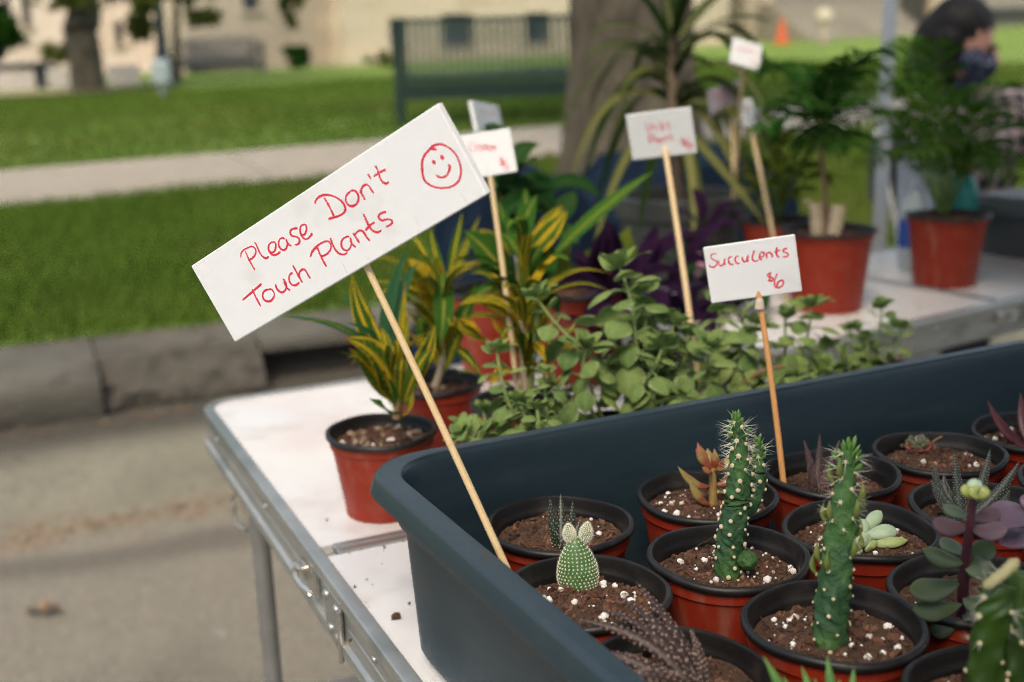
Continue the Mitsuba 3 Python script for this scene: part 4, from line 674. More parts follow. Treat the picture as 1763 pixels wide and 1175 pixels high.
pot(tl_, (0.281, 0.6715), ZP, PD, PH, 12, perl=14)
part(tl_, 'stem', tube(smooth_path([(0.2649, 0.6507, 0.7925), (0.2551, 0.6286, 0.8282), (0.2484, 0.611, 0.8614), (0.2458, 0.6017, 0.886), (0.2462, 0.6015, 0.8977)], 20), np.linspace(.0038, .002, 20), 10), 'jade_stem')
for B, T_, w, mt in [((0.2527, 0.6256, 0.8369), (0.2145, 0.6014, 0.8433), 44, 'jade_leaf'), ((0.2523, 0.6224, 0.824), (0.2178, 0.6035, 0.831), 40, 'jade_leaf'), ((0.2494, 0.6143, 0.8536), (0.2212, 0.6021, 0.8669), 34, 'jade_leaf'), ((0.2493, 0.6134, 0.8498), (0.2623, 0.6096, 0.8553), 46, 'jade_leaf'), ((0.2531, 0.6232, 0.8272), (0.2611, 0.6089, 0.8319), 42, 'jade_leaf'), ((0.2488, 0.6149, 0.8562), (0.2719, 0.6306, 0.8573), 40, 'jade_leaf'), ((0.2502, 0.6153, 0.8577), (0.2458, 0.6409, 0.8573), 34, 'jade_leaf'), ((0.2469, 0.6052, 0.8794), (0.2229, 0.5964, 0.8855), 34, 'jade_purple'), ((0.2469, 0.6052, 0.8794), (0.2592, 0.5859, 0.8848), 38, 'jade_purple'), ((0.2477, 0.6063, 0.884), (0.2402, 0.6268, 0.8835), 26, 'jade_leaf'), ((0.2483, 0.6063, 0.884), (0.2677, 0.6165, 0.8833), 30, 'jade_purple'), ((0.2559, 0.63, 0.8129), (0.2751, 0.6378, 0.8027), 40, 'jade_leaf'), ((0.2551, 0.6296, 0.8112), (0.2402, 0.6372, 0.8004), 36, 'jade_leaf')]:
    B, T_ = np.array(B), np.array(T_); part(tl_, 'leaf', fat(B, (B + T_) / 2 + [0, 0, -.002], T_, w * .00034, .004, 14, 12, face=(0, -.75, .65), peak=.62, sharp=.55), mt, smooth=True)
for b, m, t, w in [((0.2462, 0.6013, 0.8968), (0.2424, 0.6002, 0.9007), (0.2407, 0.6012, 0.905), .0075), ((0.2465, 0.6013, 0.8968), (0.2499, 0.5999, 0.8999), (0.2522, 0.6008, 0.9035), .0075), ((0.2454, 0.5994, 0.8976), (0.243, 0.5925, 0.903), (0.2421, 0.5915, 0.9073), .0085)]: part(tl_, 'bud_leaf', fat(b, m, t, w, .004, 10, 10, peak=.6, sharp=.5), 'bud_yellow', smooth=True)
part(tl_, 'bud', ico((0.247, 0.6028, 0.9029), .0042, 2), 'pale_green', smooth=True)
tm_ = thing('potted_cactus', 'olive green cactus with a cut slanting top in the bottom right corner', 'potted cactus', GP)
pot(tm_, (0.2511, 0.5507), ZP, PD, PH, 13, perl=10)
s_ = stem_cactus(tm_, [(0.2364, 0.5469, 0.7893), (0.2364, 0.5483, 0.8158), (0.2369, 0.5487, 0.8385), (0.2377, 0.5477, 0.8551), (0.2415, 0.5498, 0.8718)], [.0092, .0092, .0086, .0084, .0086], 13, ds=.0085, per=2.4, mat='cactus_olive', top=False)
bs('cut_tan', lambda p, n, uv: mix((.40, .36, .20), (.28, .26, .12), noise(p.x * 200, p.y * 200, p.z * 200)), .7)
part(s_, 'cut_face', tube(bez((0.2293, 0.5401, 0.8743), (0.2367, 0.5395, 0.8805), (0.2464, 0.5432, 0.8872), 12), np.array([.0015] + [.0034] * 10 + [.0012]), 10, .8), 'cut_tan', smooth=True)
stem_cactus(tm_, [(0.2542, 0.5521, 0.7895), (0.2542, 0.5548, 0.8214), (0.255, 0.5586, 0.849), (0.2572, 0.5621, 0.8716)], [.0075, .0072, .0068, .0062], 14, ds=.008, per=2.4, mat='cactus_olive', name='arm', topn=4)
bs('lilac_leaf', lambda p, n, uv: mix((.17, .115, .15), (.06, .03, .07), fbm(p.x * 40, p.y * 40, p.z * 40)), .45)
tn = thing('potted_succulent', 'purple leaved succulent right of the jade plant, cut off by the picture edge', 'potted succulent', GP)
pot(tn, (0.3819, 0.7064), ZP, PD, PH, 14, perl=10)
part(tn, 'stem', rod((0.3323, 0.7002, 0.8052), (0.3054, 0.6535, 0.8665), .003, .002, 8, 4), 'jade_stem')
for b, m, t, w in [((0.3053, 0.6523, 0.8615), (0.285, 0.6346, 0.8734), (0.2604, 0.6144, 0.8751), .021), ((0.3096, 0.6587, 0.8458), (0.2922, 0.6406, 0.856), (0.2732, 0.6257, 0.8583), .016), ((0.3054, 0.6531, 0.8648), (0.3106, 0.6543, 0.8697), (0.3226, 0.6546, 0.871), .018), ((0.3188, 0.6755, 0.8306), (0.3258, 0.667, 0.8379), (0.3329, 0.6678, 0.8411), .018), ((0.3064, 0.6535, 0.8665), (0.2978, 0.6452, 0.8744), (0.2956, 0.6466, 0.8804), .014)]: part(tn, 'leaf', fat(b, m, t, w, .0045, 14, 12, peak=.6, sharp=.6), 'lilac_leaf', smooth=True)
to = thing('potted_succulent', 'upright green finger leaved succulent peeping in at the bottom edge below the tall cactus', 'potted succulent', GP)
pot(to, (0.1544, 0.5049), ZP, PD, PH, 15, perl=10)
for T_ in [(0.1188, 0.53, 0.8461), (0.1375, 0.5287, 0.8408), (0.1502, 0.5298, 0.8452), (0.1631, 0.5283, 0.8393), (0.1282, 0.5276, 0.8361), (0.1436, 0.5272, 0.8348), (0.1558, 0.527, 0.8339), (0.17, 0.5264, 0.8313)]:
    T_ = np.array(T_); B = np.array([0.1544, 0.5049, .790]) + (T_ - [0.1544, 0.5049, .79]) * [.25, .25, 0]; part(to, 'leaf', fat(B, (B * .45 + T_ * .55) + [0, 0, .002], T_, .0075, .0055, 14, 10, peak=.45), 'spine_leaf', smooth=True)
tq = thing('potted_succulent', 'empty looking pot cut off by the right edge beside the banded succulent', 'potted succulent', GP)
pot(tq, (0.4366, 0.8463), ZP, PD, PH, 16, perl=12)
haworthia(tq, [((.44, .85, .788), (.445, .86, .80), (.452, .87, .815), 1), ((.436, .845, .788), (.44, .84, .80), (.45, .832, .81), 1), ((.44, .848, .788), (.452, .85, .797), (.466, .85, .803), 1)], .008, 'haw_dark', 'haw_grey', .0006, 16, rows=3, per=12)
# ---------------------------------------------------------------- crotons and the other plants behind the tub
GC = 'striped croton plants on the front table'
def bush(t, mat, leaves, name='leaf', **k):
    for L in leaves:
        b, m, tip, w = L[:4]; kk = dict(k, **(L[5] if len(L) > 5 else {})); add_leaf(t, L[4] if len(L) > 4 and L[4] else mat, b, m, tip, w, name=name, **kk)
def random_leaves(t, mat, c, n, L, w, seed, z0=.0, z1=.12, up=(.3, 1.1), droop=.35, spread=.02, **k):
    g = np.random.default_rng(seed); c = np.asarray(c, float)
    for i in range(n):
        a = g.uniform(0, 6.283); d = np.array([math.cos(a), math.sin(a), 0]); e = g.uniform(*up); l = L * g.uniform(.65, 1.15); b = c + d * spread * g.random() * .4 + [0, 0, g.uniform(z0, z1)]
        m = b + (d * math.cos(e) + np.array([0, 0, math.sin(e)])) * l * .55; tip = m + (d * math.cos(e - droop * 2) + np.array([0, 0, math.sin(e - droop * 2)])) * l * .45
        add_leaf(t, mat, b, m, tip, w * g.uniform(.75, 1.2), face=tuple(np.array([0, 0, 1]) + .6 * d * -1 + .2 * g.normal(size=3)), **k)
c1 = thing('potted_croton', 'croton in the red pot standing alone at the front left of the table', 'potted plant', GC)
pot(c1, (-.1293, 1.105), ZT, .110, .0835, 21, drop=.013, perl=14, pebbly=40)
part(c1, 'stem', tube(smooth_path([(-0.114, 1.1088, 0.7915), (-0.1123, 1.1131, 0.809), (-0.1105, 1.1185, 0.831)], 10), np.linspace(.0048, .003, 10), 10), 'woody_stem')
bush(c1, 'croton_leaf', [((-0.1147, 1.1118, 0.8036), (-0.127, 1.0934, 0.8545), (-0.1563, 1.0698, 0.8839), .034), ((-0.118, 1.1132, 0.8092), (-0.1351, 1.1008, 0.8424), (-0.1539, 1.0868, 0.8695), .026), ((-0.1181, 1.1296, 0.834), (-0.1576, 1.1197, 0.8775), (-0.2142, 1.0943, 0.8999), .010, 'blue_leaf'), ((-0.1202, 1.131, 0.8396), (-0.1442, 1.1407, 0.8791), (-0.1549, 1.1435, 0.9323), .020), ((-0.1234, 1.142, 0.8427), (-0.1498, 1.1519, 0.8826), (-0.172, 1.1786, 0.9072), .007, 'blue_leaf'),
    ((-0.1298, 1.1642, 0.8492), (-0.1214, 1.1754, 0.8944), (-0.1034, 1.1886, 0.9479), .015, 'blue_leaf'), ((-0.123, 1.1628, 0.8433), (-0.1107, 1.1767, 0.8998), (-0.091, 1.1847, 0.9322), .014, 'blue_leaf'), ((-0.13, 1.1448, 0.8541), (-0.1397, 1.1293, 0.8747), (-0.1582, 1.1121, 0.8885), .010, 'blue_leaf'), ((-0.1133, 1.1145, 0.8145), (-0.1072, 1.1266, 0.8638), (-0.1035, 1.1511, 0.9212), .010), ((-0.1102, 1.1035, 0.8118), (-0.1059, 1.1032, 0.8524), (-0.0972, 1.1145, 0.8981), .013), ((-0.1091, 1.1035, 0.8118), (-0.084, 1.0934, 0.8543), (-0.0725, 1.0915, 0.8884), .020),
    ((-0.1061, 1.0926, 0.8092), (-0.0912, 1.0812, 0.8465), (-0.0746, 1.0766, 0.8697), .017), ((-0.113, 1.0905, 0.8008), (-0.1164, 1.0536, 0.8181), (-0.1308, 1.037, 0.8347), .017, 'croton_green_leaf'), ((-0.1087, 1.0897, 0.7974), (-0.0991, 1.063, 0.8146), (-0.0923, 1.0575, 0.8341), .013), ((-0.1149, 1.1022, 0.8065), (-0.1167, 1.0787, 0.8366), (-0.1223, 1.0621, 0.8527), .022, 'croton_green_leaf'), ((-0.1133, 1.1227, 0.8062), (-0.1282, 1.1586, 0.8264), (-0.1432, 1.1894, 0.8678), .012), ((-0.1139, 1.1268, 0.8228), (-0.1305, 1.1448, 0.8541), (-0.1476, 1.1601, 0.9161), .012)], fold=.22, n=14, wave=.02)
random_leaves(c1, 'croton_leaf', (-.118, 1.11, .80), 9, .10, .013, 20, 0, .06, up=(.7, 1.3), wave=.02)
c2 = thing('potted_croton', 'croton with yellow drooping leaves in the red pot behind the front left one', 'potted plant', GC)
pot(c2, (-.088, 1.275), ZT, .112, .0835, 22, drop=.016, perl=10, pebbly=16)
part(c2, 'stem', tube(smooth_path([(-0.0888, 1.289, 0.7705), (-0.0787, 1.2965, 0.8006), (-0.0768, 1.3156, 0.8364), (-0.0785, 1.3381, 0.8857)], 14), np.linspace(.0045, .0025, 14), 10), 'pale_stem')
bush(c2, 'croton_leaf', [((-0.0771, 1.3199, 0.8958), (-0.0734, 1.2714, 0.8661), (-0.0785, 1.2514, 0.8268), .024, 'croton_green_leaf'), ((-0.0837, 1.309, 0.8516), (-0.0967, 1.2988, 0.8938), (-0.112, 1.2943, 0.9172), .028), ((-0.0838, 1.3082, 0.8484), (-0.0933, 1.3055, 0.8792), (-0.1064, 1.3103, 0.8985), .016), ((-0.0803, 1.3243, 0.8717), (-0.0797, 1.32, 0.8959), (-0.0818, 1.3145, 0.9154), .012), ((-0.0748, 1.3176, 0.8862), (-0.0565, 1.3016, 0.9052), (-0.025, 1.2828, 0.9122), .008), ((-0.0899, 1.3012, 0.82), (-0.1059, 1.2873, 0.8472), (-0.1153, 1.2709, 0.8642), .012), ((-0.0755, 1.2868, 0.8031), (-0.0515, 1.2893, 0.855), (-0.0363, 1.2978, 0.8896), .020, 'croton_green_leaf'), ((-0.0753, 1.274, 0.7931), (-0.0579, 1.2637, 0.8349), (-0.0406, 1.2501, 0.8634), .016), ((-0.0842, 1.2899, 0.8159), (-0.0958, 1.2647, 0.839), (-0.0995, 1.2596, 0.8598), .022, 'croton_green_leaf'),
    ((-0.0723, 1.2813, 0.7809), (-0.0543, 1.2353, 0.8031), (-0.0373, 1.2053, 0.807), .007), ((-0.0661, 1.2898, 0.8154), (-0.0513, 1.2394, 0.82), (-0.0313, 1.2047, 0.8044), .013), ((-0.052, 1.2726, 0.8292), (-0.0616, 1.2473, 0.8518), (-0.059, 1.2398, 0.863), .020), ((-0.0232, 1.2619, 0.8277), (-0.0428, 1.2352, 0.8445), (-0.0582, 1.2278, 0.8563), .022), ((-0.0733, 1.3545, 0.8687), (-0.088, 1.4038, 0.9016), (-0.0945, 1.4416, 0.9297), .012), ((-0.0726, 1.3773, 0.878), (-0.0643, 1.4267, 0.9112), (-0.0566, 1.4657, 0.9438), .012), ((-0.0705, 1.3773, 0.878), (-0.0532, 1.4052, 0.9073), (-0.0347, 1.4446, 0.9417), .011), ((-0.0783, 1.3126, 0.7826), (-0.0988, 1.3385, 0.8041), (-0.1202, 1.3621, 0.8164), .014)], fold=.22, n=14, wave=.02)
random_leaves(c2, 'croton_leaf', (-.078, 1.29, .80), 26, .105, .014, 22, 0, .10, wave=.02)
c3 = thing('potted_croton', 'croton with broad green upper leaves in the pot against the back rim of the tub', 'potted plant', GC)
pot(c3, (.010, 1.187), ZT, .112, .0835, 23, drop=.03, perl=8, pebbly=20)
part(c3, 'stem', tube(smooth_path([(0.0124, 1.1889, 0.7824), (0.0121, 1.2102, 0.8269), (0.0123, 1.24, 0.864), (0.0096, 1.2996, 0.897), (0.0078, 1.324, 0.9124)], 16), np.linspace(.005, .003, 16), 10), 'pale_stem')
part(c3, 'stem', tube(smooth_path([(0.0165, 1.1882, 0.7793), (0.0215, 1.199, 0.8232), (0.0274, 1.2204, 0.8679)], 10), np.linspace(.004, .0025, 10), 8), 'fuzzy_stem')
bush(c3, 'croton_leaf', [((0.0082, 1.2415, 0.8701), (-0.0174, 1.2393, 0.9028), (-0.0415, 1.2308, 0.9102), .009), ((0.0076, 1.2371, 0.8521), (-0.0212, 1.2222, 0.8752), (-0.0407, 1.215, 0.8879), .009), ((0.006, 1.2393, 0.8612), (-0.0053, 1.2272, 0.8955), (-0.0218, 1.2211, 0.9126), .008), ((-0.0144, 1.239, 0.9016), (-0.0165, 1.2258, 0.8899), (-0.0163, 1.2221, 0.8751), .008), ((0.0227, 1.2175, 0.8562), (0.032, 1.1659, 0.8559), (0.0449, 1.143, 0.8468), .012), ((0.0205, 1.2011, 0.8315), (0.0457, 1.163, 0.8441), (0.075, 1.1442, 0.8515), .009), ((0.0231, 1.2019, 0.8349), (0.0397, 1.1616, 0.8386), (0.0524, 1.1389, 0.8298), .012), ((0.0081, 1.2214, 0.8305), (-0.0079, 1.1856, 0.8523), (-0.0201, 1.1707, 0.8756), .014), ((0.0054, 1.2059, 0.8093), (-0.01, 1.1578, 0.823), (-0.0241, 1.1347, 0.813), .014), ((0.0156, 1.2087, 0.8209), (0.0303, 1.2271, 0.8537), (0.044, 1.2525, 0.873), .014), ((0.0194, 1.2452, 0.8434), (0.0352, 1.2722, 0.8691), (0.0448, 1.2972, 0.8872), .010), ((0.0108, 1.2184, 0.8185), (-0.0004, 1.2176, 0.8569), (-0.007, 1.2235, 0.8807), .013)], fold=.22, n=14, wave=.02)
bush(c3, 'croton_green_leaf', [((0.0072, 1.3048, 0.8763), (-0.0205, 1.2946, 0.9183), (-0.0481, 1.2913, 0.9467), .040), ((0.0084, 1.324, 0.9124), (-0.0024, 1.3518, 0.9415), (-0.0116, 1.379, 0.9683), .016), ((0.0084, 1.3331, 0.9075), (0.0166, 1.3914, 0.9352), (0.0351, 1.4402, 0.9656), .026), ((0.0184, 1.3429, 0.9055), (0.0424, 1.3491, 0.9306), (0.0671, 1.3555, 0.9563), .030, 'croton_leaf'), ((0.0262, 1.3856, 0.9117), (0.0481, 1.4119, 0.9347), (0.0651, 1.4269, 0.9538), .022, 'croton_leaf'), ((0.014, 1.3342, 0.8702), (0.0346, 1.3396, 0.8922), (0.049, 1.3558, 0.9159), .040), ((0.0169, 1.313, 0.8677), (0.0333, 1.3062, 0.8819), (0.0499, 1.3092, 0.894), .034, 'dark_leaf'), ((0.049, 1.402, 0.8943), (0.1133, 1.4452, 0.9443), (0.1812, 1.4861, 0.9847), .019), ((0.0013, 1.3194, 0.8936), (-0.0176, 1.3472, 0.9227), (-0.0349, 1.371, 0.9356), .022, 'croton_leaf'), ((0.014, 1.3071, 0.8856), (-0.0113, 1.2813, 0.9062), (-0.0412, 1.2603, 0.9046), .02), ((0.0111, 1.3668, 0.9186), (0.0207, 1.4146, 0.9456), (0.0209, 1.4621, 0.9712), .022), ((0.0261, 1.2918, 0.8653), (0.0416, 1.2729, 0.872), (0.0511, 1.2495, 0.8607), .022, 'dark_leaf')], fold=.12, n=14, shape=(.85, .8))
random_leaves(c3, 'croton_leaf', (.014, 1.20, .80), 24, .10, .013, 23, 0, .12, wave=.02)
random_leaves(c3, 'croton_green_leaf', (.016, 1.25, .86), 10, .075, .022, 24, 0, .10, shape=(.85, .8))
c4 = thing('potted_fig', 'dark broad leaved plant, blurred behind the croton price sign', 'potted plant')
pot(c4, (-.02, 1.60), ZT, .135, .12, 24, perl=6)
part(c4, 'stem', tube(smooth_path([(-.02, 1.60, .80), (-.015, 1.6, .90), (0, 1.6, .98)], 10), np.linspace(.005, .003, 10), 8), 'woody_stem')
bush(c4, 'dark_leaf', [((0.0631, 1.6132, 0.9155), (0.0321, 1.6014, 0.951), (-0.0043, 1.5831, 0.9604), .048), ((0.059, 1.6117, 0.9095), (0.0232, 1.5577, 0.9412), (-0.0076, 1.534, 0.9286), .050), ((0.0535, 1.6613, 0.9433), (0.0904, 1.6645, 0.9564), (0.1278, 1.6592, 0.9349), .030), ((0.0515, 1.6156, 0.9251), (0.0418, 1.6643, 0.9555), (0.0224, 1.7075, 0.9637), .040), ((0.0306, 1.6062, 0.8873), (0.0032, 1.5885, 0.8988), (-0.0243, 1.5651, 0.8876), .038), ((0.0417, 1.5844, 0.8825), (0.0686, 1.5681, 0.8999), (0.0901, 1.5445, 0.8875), .034), ((0.0357, 1.6318, 0.9073), (0.0127, 1.6776, 0.9262), (-0.0247, 1.6955, 0.9151), .04), ((0.0508, 1.6099, 0.9021), (0.0752, 1.6154, 0.9244), (0.0917, 1.6209, 0.9469), .035)], fold=.12, n=12, shape=(.85, .7))
random_leaves(c4, 'dark_leaf', (-.005, 1.60, .86), 12, .085, .04, 28, 0, .12, shape=(.85, .7))
# fuzzy round leaved plants
GF = 'fuzzy round leaved plants behind the tub'
def fuzzy_stem(t, path, n, w, seed, tip=True, r=.0016, hang=.8, l0=.30):
    w = w * 1.22; n = n + 2; g = np.random.default_rng(seed); p = smooth_path(path, 40); part(t, 'stem', tube(p, np.linspace(r * 1.25, r * .8, 40), 8), 'fuzzy_stem')
    tg = np.gradient(p, axis=0); tg /= np.linalg.norm(tg, axis=1, keepdims=True); a0 = g.uniform(0, 3.14)
    for i in range(n):
        u = l0 + (1 - l0) * i / max(n - 1, 1); j = int(u * 39); T = tg[j]; s1 = nrm(np.cross(T, [.2, .9, .1])); s2 = np.cross(T, s1); sz = w * (1.0 - .22 * (i / max(n - 1, 1)) ** 2.6) * g.uniform(.8, 1.15)
        for q in (0, np.pi):
            a = a0 + i * 1.57 + q + g.normal(0, .25); d = s1 * math.cos(a) + s2 * math.sin(a); rise = (hang + .75) * (i / max(n - 1, 1)) ** 1.6 - hang + g.normal(0, .2)
            dh = d; f = i / max(n - 1, 1); k = np.clip((f - .35) / .65, 0, 1); d = nrm(dh * (.62 + .25 * math.sin(k * 3.14)) + np.array([0, 0, 1]) * (-.85 * min(1, hang) * (1 - k) ** 1.5 + .55 * k * k) + g.normal(0, .15, 3)); pl_ = sz * (.45 if i < n - 2 else .15); b = p[j] + dh * r; b2 = b + nrm(dh + [0, 0, .35]) * pl_
            if i < n - 2: part(t, 'petiole', tube(bez(b, (b + b2) / 2 + [0, 0, .001], b2, 5), .0009, 6), 'fuzzy_stem')
            fc_ = nrm(dh * (.8 - 1.1 * k) + np.array([0, 0, .65]) + g.normal(0, .18, 3)); cup = -.14 * sz * fc_
            add_leaf(t, 'fuzzy_leaf', b2, b2 + d * sz * .52 - cup * .6, b2 + d * sz + cup, sz * .92, face=tuple(fc_), fold=-.05, bulge=.30, n=13, cols=9, shape=(.80, .62), crenate=.035)
    e = p[-1]; T = nrm(tg[-1] + np.array([0, 0, .8])); s1 = nrm(np.cross(T, [.2, .9, .1])); s2 = np.cross(T, s1)
    for i in range(7):
        a = a0 + i * 2.39996; k = i / 7; d = nrm((s1 * math.cos(a) + s2 * math.sin(a)) * (1 - .6 * k) + T * (.25 + .8 * k)); sz = w * (1.15 - .6 * k); add_leaf(t, 'fuzzy_leaf', e, e + d * sz * .5 + T * sz * .10, e + d * sz, sz * .62, face=tuple(T - .5 * d), fold=.18, bulge=.1, n=10, cols=7, shape=(.8, .7), crenate=.03)
def fuzzy_extra(t, c, k, h, w, seed, spread=.05):
    g = np.random.default_rng(seed)
    for i in range(k):
        a = i * 2.39996 + seed; b = np.array([c[0] + .018 * math.cos(a), c[1] + .018 * math.sin(a), .762]); hh = h * g.uniform(.6, 1.05); e = b + [spread * math.cos(a) * g.uniform(.3, 1), spread * math.sin(a) * g.uniform(.3, 1), hh]
        fuzzy_stem(t, [b, (b + e) / 2 + [.006 * math.cos(a), .006 * math.sin(a), .004], e], 3 + int(hh * 26), w * g.uniform(.85, 1.1), seed * 10 + i)
f1 = thing('fuzzy_herb', 'leaning fuzzy green herb in front of the broad leaved croton', 'potted plant', GF)
pot(f1, (.100, 1.125), ZT, .10, .074, 31, perl=8)
for i, (pth, n, w) in enumerate([([(0.0888, 1.1256, 0.7762), (0.0748, 1.1152, 0.8174), (0.0607, 1.1151, 0.8587), (0.0418, 1.1206, 0.881), (0.0256, 1.1261, 0.9033)], 6, .021), ([(0.0817, 1.1069, 0.7836), (0.0715, 1.1022, 0.8066), (0.0667, 1.0993, 0.8366), (0.0706, 1.0949, 0.8606)], 3, .022)]): fuzzy_stem(f1, pth, n, w, 31 + i)
fuzzy_extra(f1, (.100, 1.125), 2, .07, .016, 7)
f2 = thing('fuzzy_herb', 'low fuzzy green herb tufts rising just behind the left part of the tub rim', 'potted plant', GF)
pot(f2, (-.02, 1.06), ZT, .10, .065, 32, perl=8)
for i, (pth, n, w) in enumerate([([(0.0097, 1.0356, 0.7869), (-0.0027, 1.0529, 0.8153), (-0.0105, 1.0594, 0.8416), (-0.014, 1.0658, 0.8678)], 5, .016), ([(0.0151, 1.0362, 0.7894), (0.0103, 1.0318, 0.8132), (0.0039, 1.0356, 0.8287)], 4, .014), ([(-0.0091, 1.0142, 0.7838), (-0.029, 0.9982, 0.8025), (-0.0463, 0.9903, 0.8121)], 4, .015), ([(-0.0038, 1.0142, 0.7837), (-0.0148, 1.0076, 0.7989), (-0.0228, 1.0098, 0.8076)], 3, .015), ([(0.0283, 1.0354, 0.7864), (0.0296, 1.0533, 0.817), (0.0283, 1.0604, 0.8457)], 4, .013), ([(0.0228, 1.026, 0.7898), (0.022, 1.0202, 0.8083), (0.0209, 1.024, 0.8235)], 3, .013), ([(0.0091, 1.0046, 0.7866), (0.0129, 0.9975, 0.7998), (0.0249, 0.9993, 0.8069)], 3, .012)]): fuzzy_stem(f2, pth, n, w, 41 + i)
fuzzy_extra(f2, (-.02, 1.06), 3, .05, .014, 8)
f3 = thing('fuzzy_herb', 'tallest fuzzy green herb with a tufted top, left of the long bamboo stick', 'potted plant', GF)
pot(f3, (.165, 1.165), ZT, .11, .08, 33, perl=8)
for i, (pth, n, w) in enumerate([([(0.117, 1.1477, 0.7824), (0.1218, 1.1306, 0.8382), (0.1187, 1.1318, 0.8848), (0.1076, 1.1425, 0.928)], 9, .026), ([(0.12, 1.1477, 0.7823), (0.1309, 1.1499, 0.8328), (0.1333, 1.1499, 0.8745), (0.1294, 1.1561, 0.8997)], 6, .022), ([(0.1258, 1.1477, 0.7821), (0.1421, 1.1374, 0.8239), (0.1531, 1.1345, 0.8539), (0.1593, 1.1386, 0.8704)], 5, .021), ([(0.1219, 1.1381, 0.7852), (0.1269, 1.1059, 0.8214), (0.1363, 1.1002, 0.84), (0.1435, 1.1041, 0.856)], 4, .021), ([(0.1141, 1.1478, 0.7824), (0.1094, 1.1569, 0.8195), (0.1044, 1.164, 0.8481)], 4, .022), ([(0.1376, 1.1483, 0.7846), (0.1679, 1.1565, 0.8179), (0.1806, 1.1648, 0.8516)], 5, .020), ([(0.1284, 1.119, 0.7909), (0.142, 1.0921, 0.8075), (0.1561, 1.0742, 0.8181)], 3, .018)]): fuzzy_stem(f3, pth, n, w, 51 + i)
fuzzy_extra(f3, (.165, 1.165), 3, .10, .021, 9)
f4 = thing('fuzzy_herb', 'broad pale fuzzy herb below the low white price sign', 'potted plant', GF)
pot(f4, (.275, 1.215), ZT, .11, .07, 34, perl=8)
for i, (pth, n, w) in enumerate([([(0.2232, 1.2162, 0.7677), (0.2198, 1.2184, 0.8184), (0.2203, 1.2317, 0.8721)], 6, .019), ([(0.2294, 1.2162, 0.7675), (0.2374, 1.2072, 0.8145), (0.2453, 1.2217, 0.8735)], 6, .019), ([(0.2368, 1.2065, 0.7702), (0.2462, 1.196, 0.8109), (0.2547, 1.2061, 0.8518)], 6, .018), ([(0.2491, 1.2064, 0.7698), (0.2869, 1.2135, 0.7986), (0.3125, 1.2222, 0.8336), (0.3171, 1.2295, 0.8634)], 7, .020), ([(0.2512, 1.1873, 0.7755), (0.2834, 1.1721, 0.7977), (0.3123, 1.1748, 0.8084)], 5, .018), ([(0.2138, 1.2155, 0.7649), (0.2072, 1.2334, 0.7956), (0.2019, 1.2409, 0.826)], 5, .018), ([(0.2573, 1.216, 0.7667), (0.3101, 1.2327, 0.7926), (0.3385, 1.2481, 0.8136)], 5, .019), ([(0.2737, 1.2063, 0.7691), (0.2872, 1.2165, 0.8105), (0.2898, 1.2275, 0.8552)], 5, .018)]): fuzzy_stem(f4, pth, n, w, 61 + i, hang=1.0)
part(f4, 'stem', tube(smooth_path([(0.2258, 1.197, 0.7733), (0.2438, 1.1827, 0.799), (0.2552, 1.1752, 0.81), (0.2839, 1.1764, 0.815)], 16), np.linspace(.003, .002, 16), 8), 'woody_stem')
f5 = thing('fuzzy_herb', 'small fresh green herb farthest right behind the tub', 'potted plant', GF)
pot(f5, (.430, 1.315), ZT, .10, .07, 35, perl=8)
for i, (pth, n, w) in enumerate([([(0.4268, 1.3644, 0.7421), (0.4365, 1.3751, 0.7856), (0.4419, 1.3851, 0.8258)], 5, .019), ([(0.4199, 1.3645, 0.7423), (0.4083, 1.3623, 0.7754), (0.4015, 1.369, 0.8024)], 5, .018), ([(0.4338, 1.3644, 0.7419), (0.4522, 1.3734, 0.7784), (0.4633, 1.3791, 0.8016)], 5, .016), ([(0.4072, 1.3453, 0.7481), (0.3815, 1.3286, 0.7641), (0.3647, 1.3288, 0.7646)], 4, .022), ([(0.4174, 1.3452, 0.7478), (0.4151, 1.3413, 0.7737), (0.4138, 1.347, 0.7967)], 4, .017)]): fuzzy_stem(f5, pth, n, w, 81 + i, hang=.4)
part(f5, 'stem', tube(smooth_path([(0.4164, 1.364, 0.7404), (0.4414, 1.358, 0.7578), (0.4676, 1.3639, 0.7817)], 10), np.linspace(.0025, .0018, 10), 8), 'woody_stem')
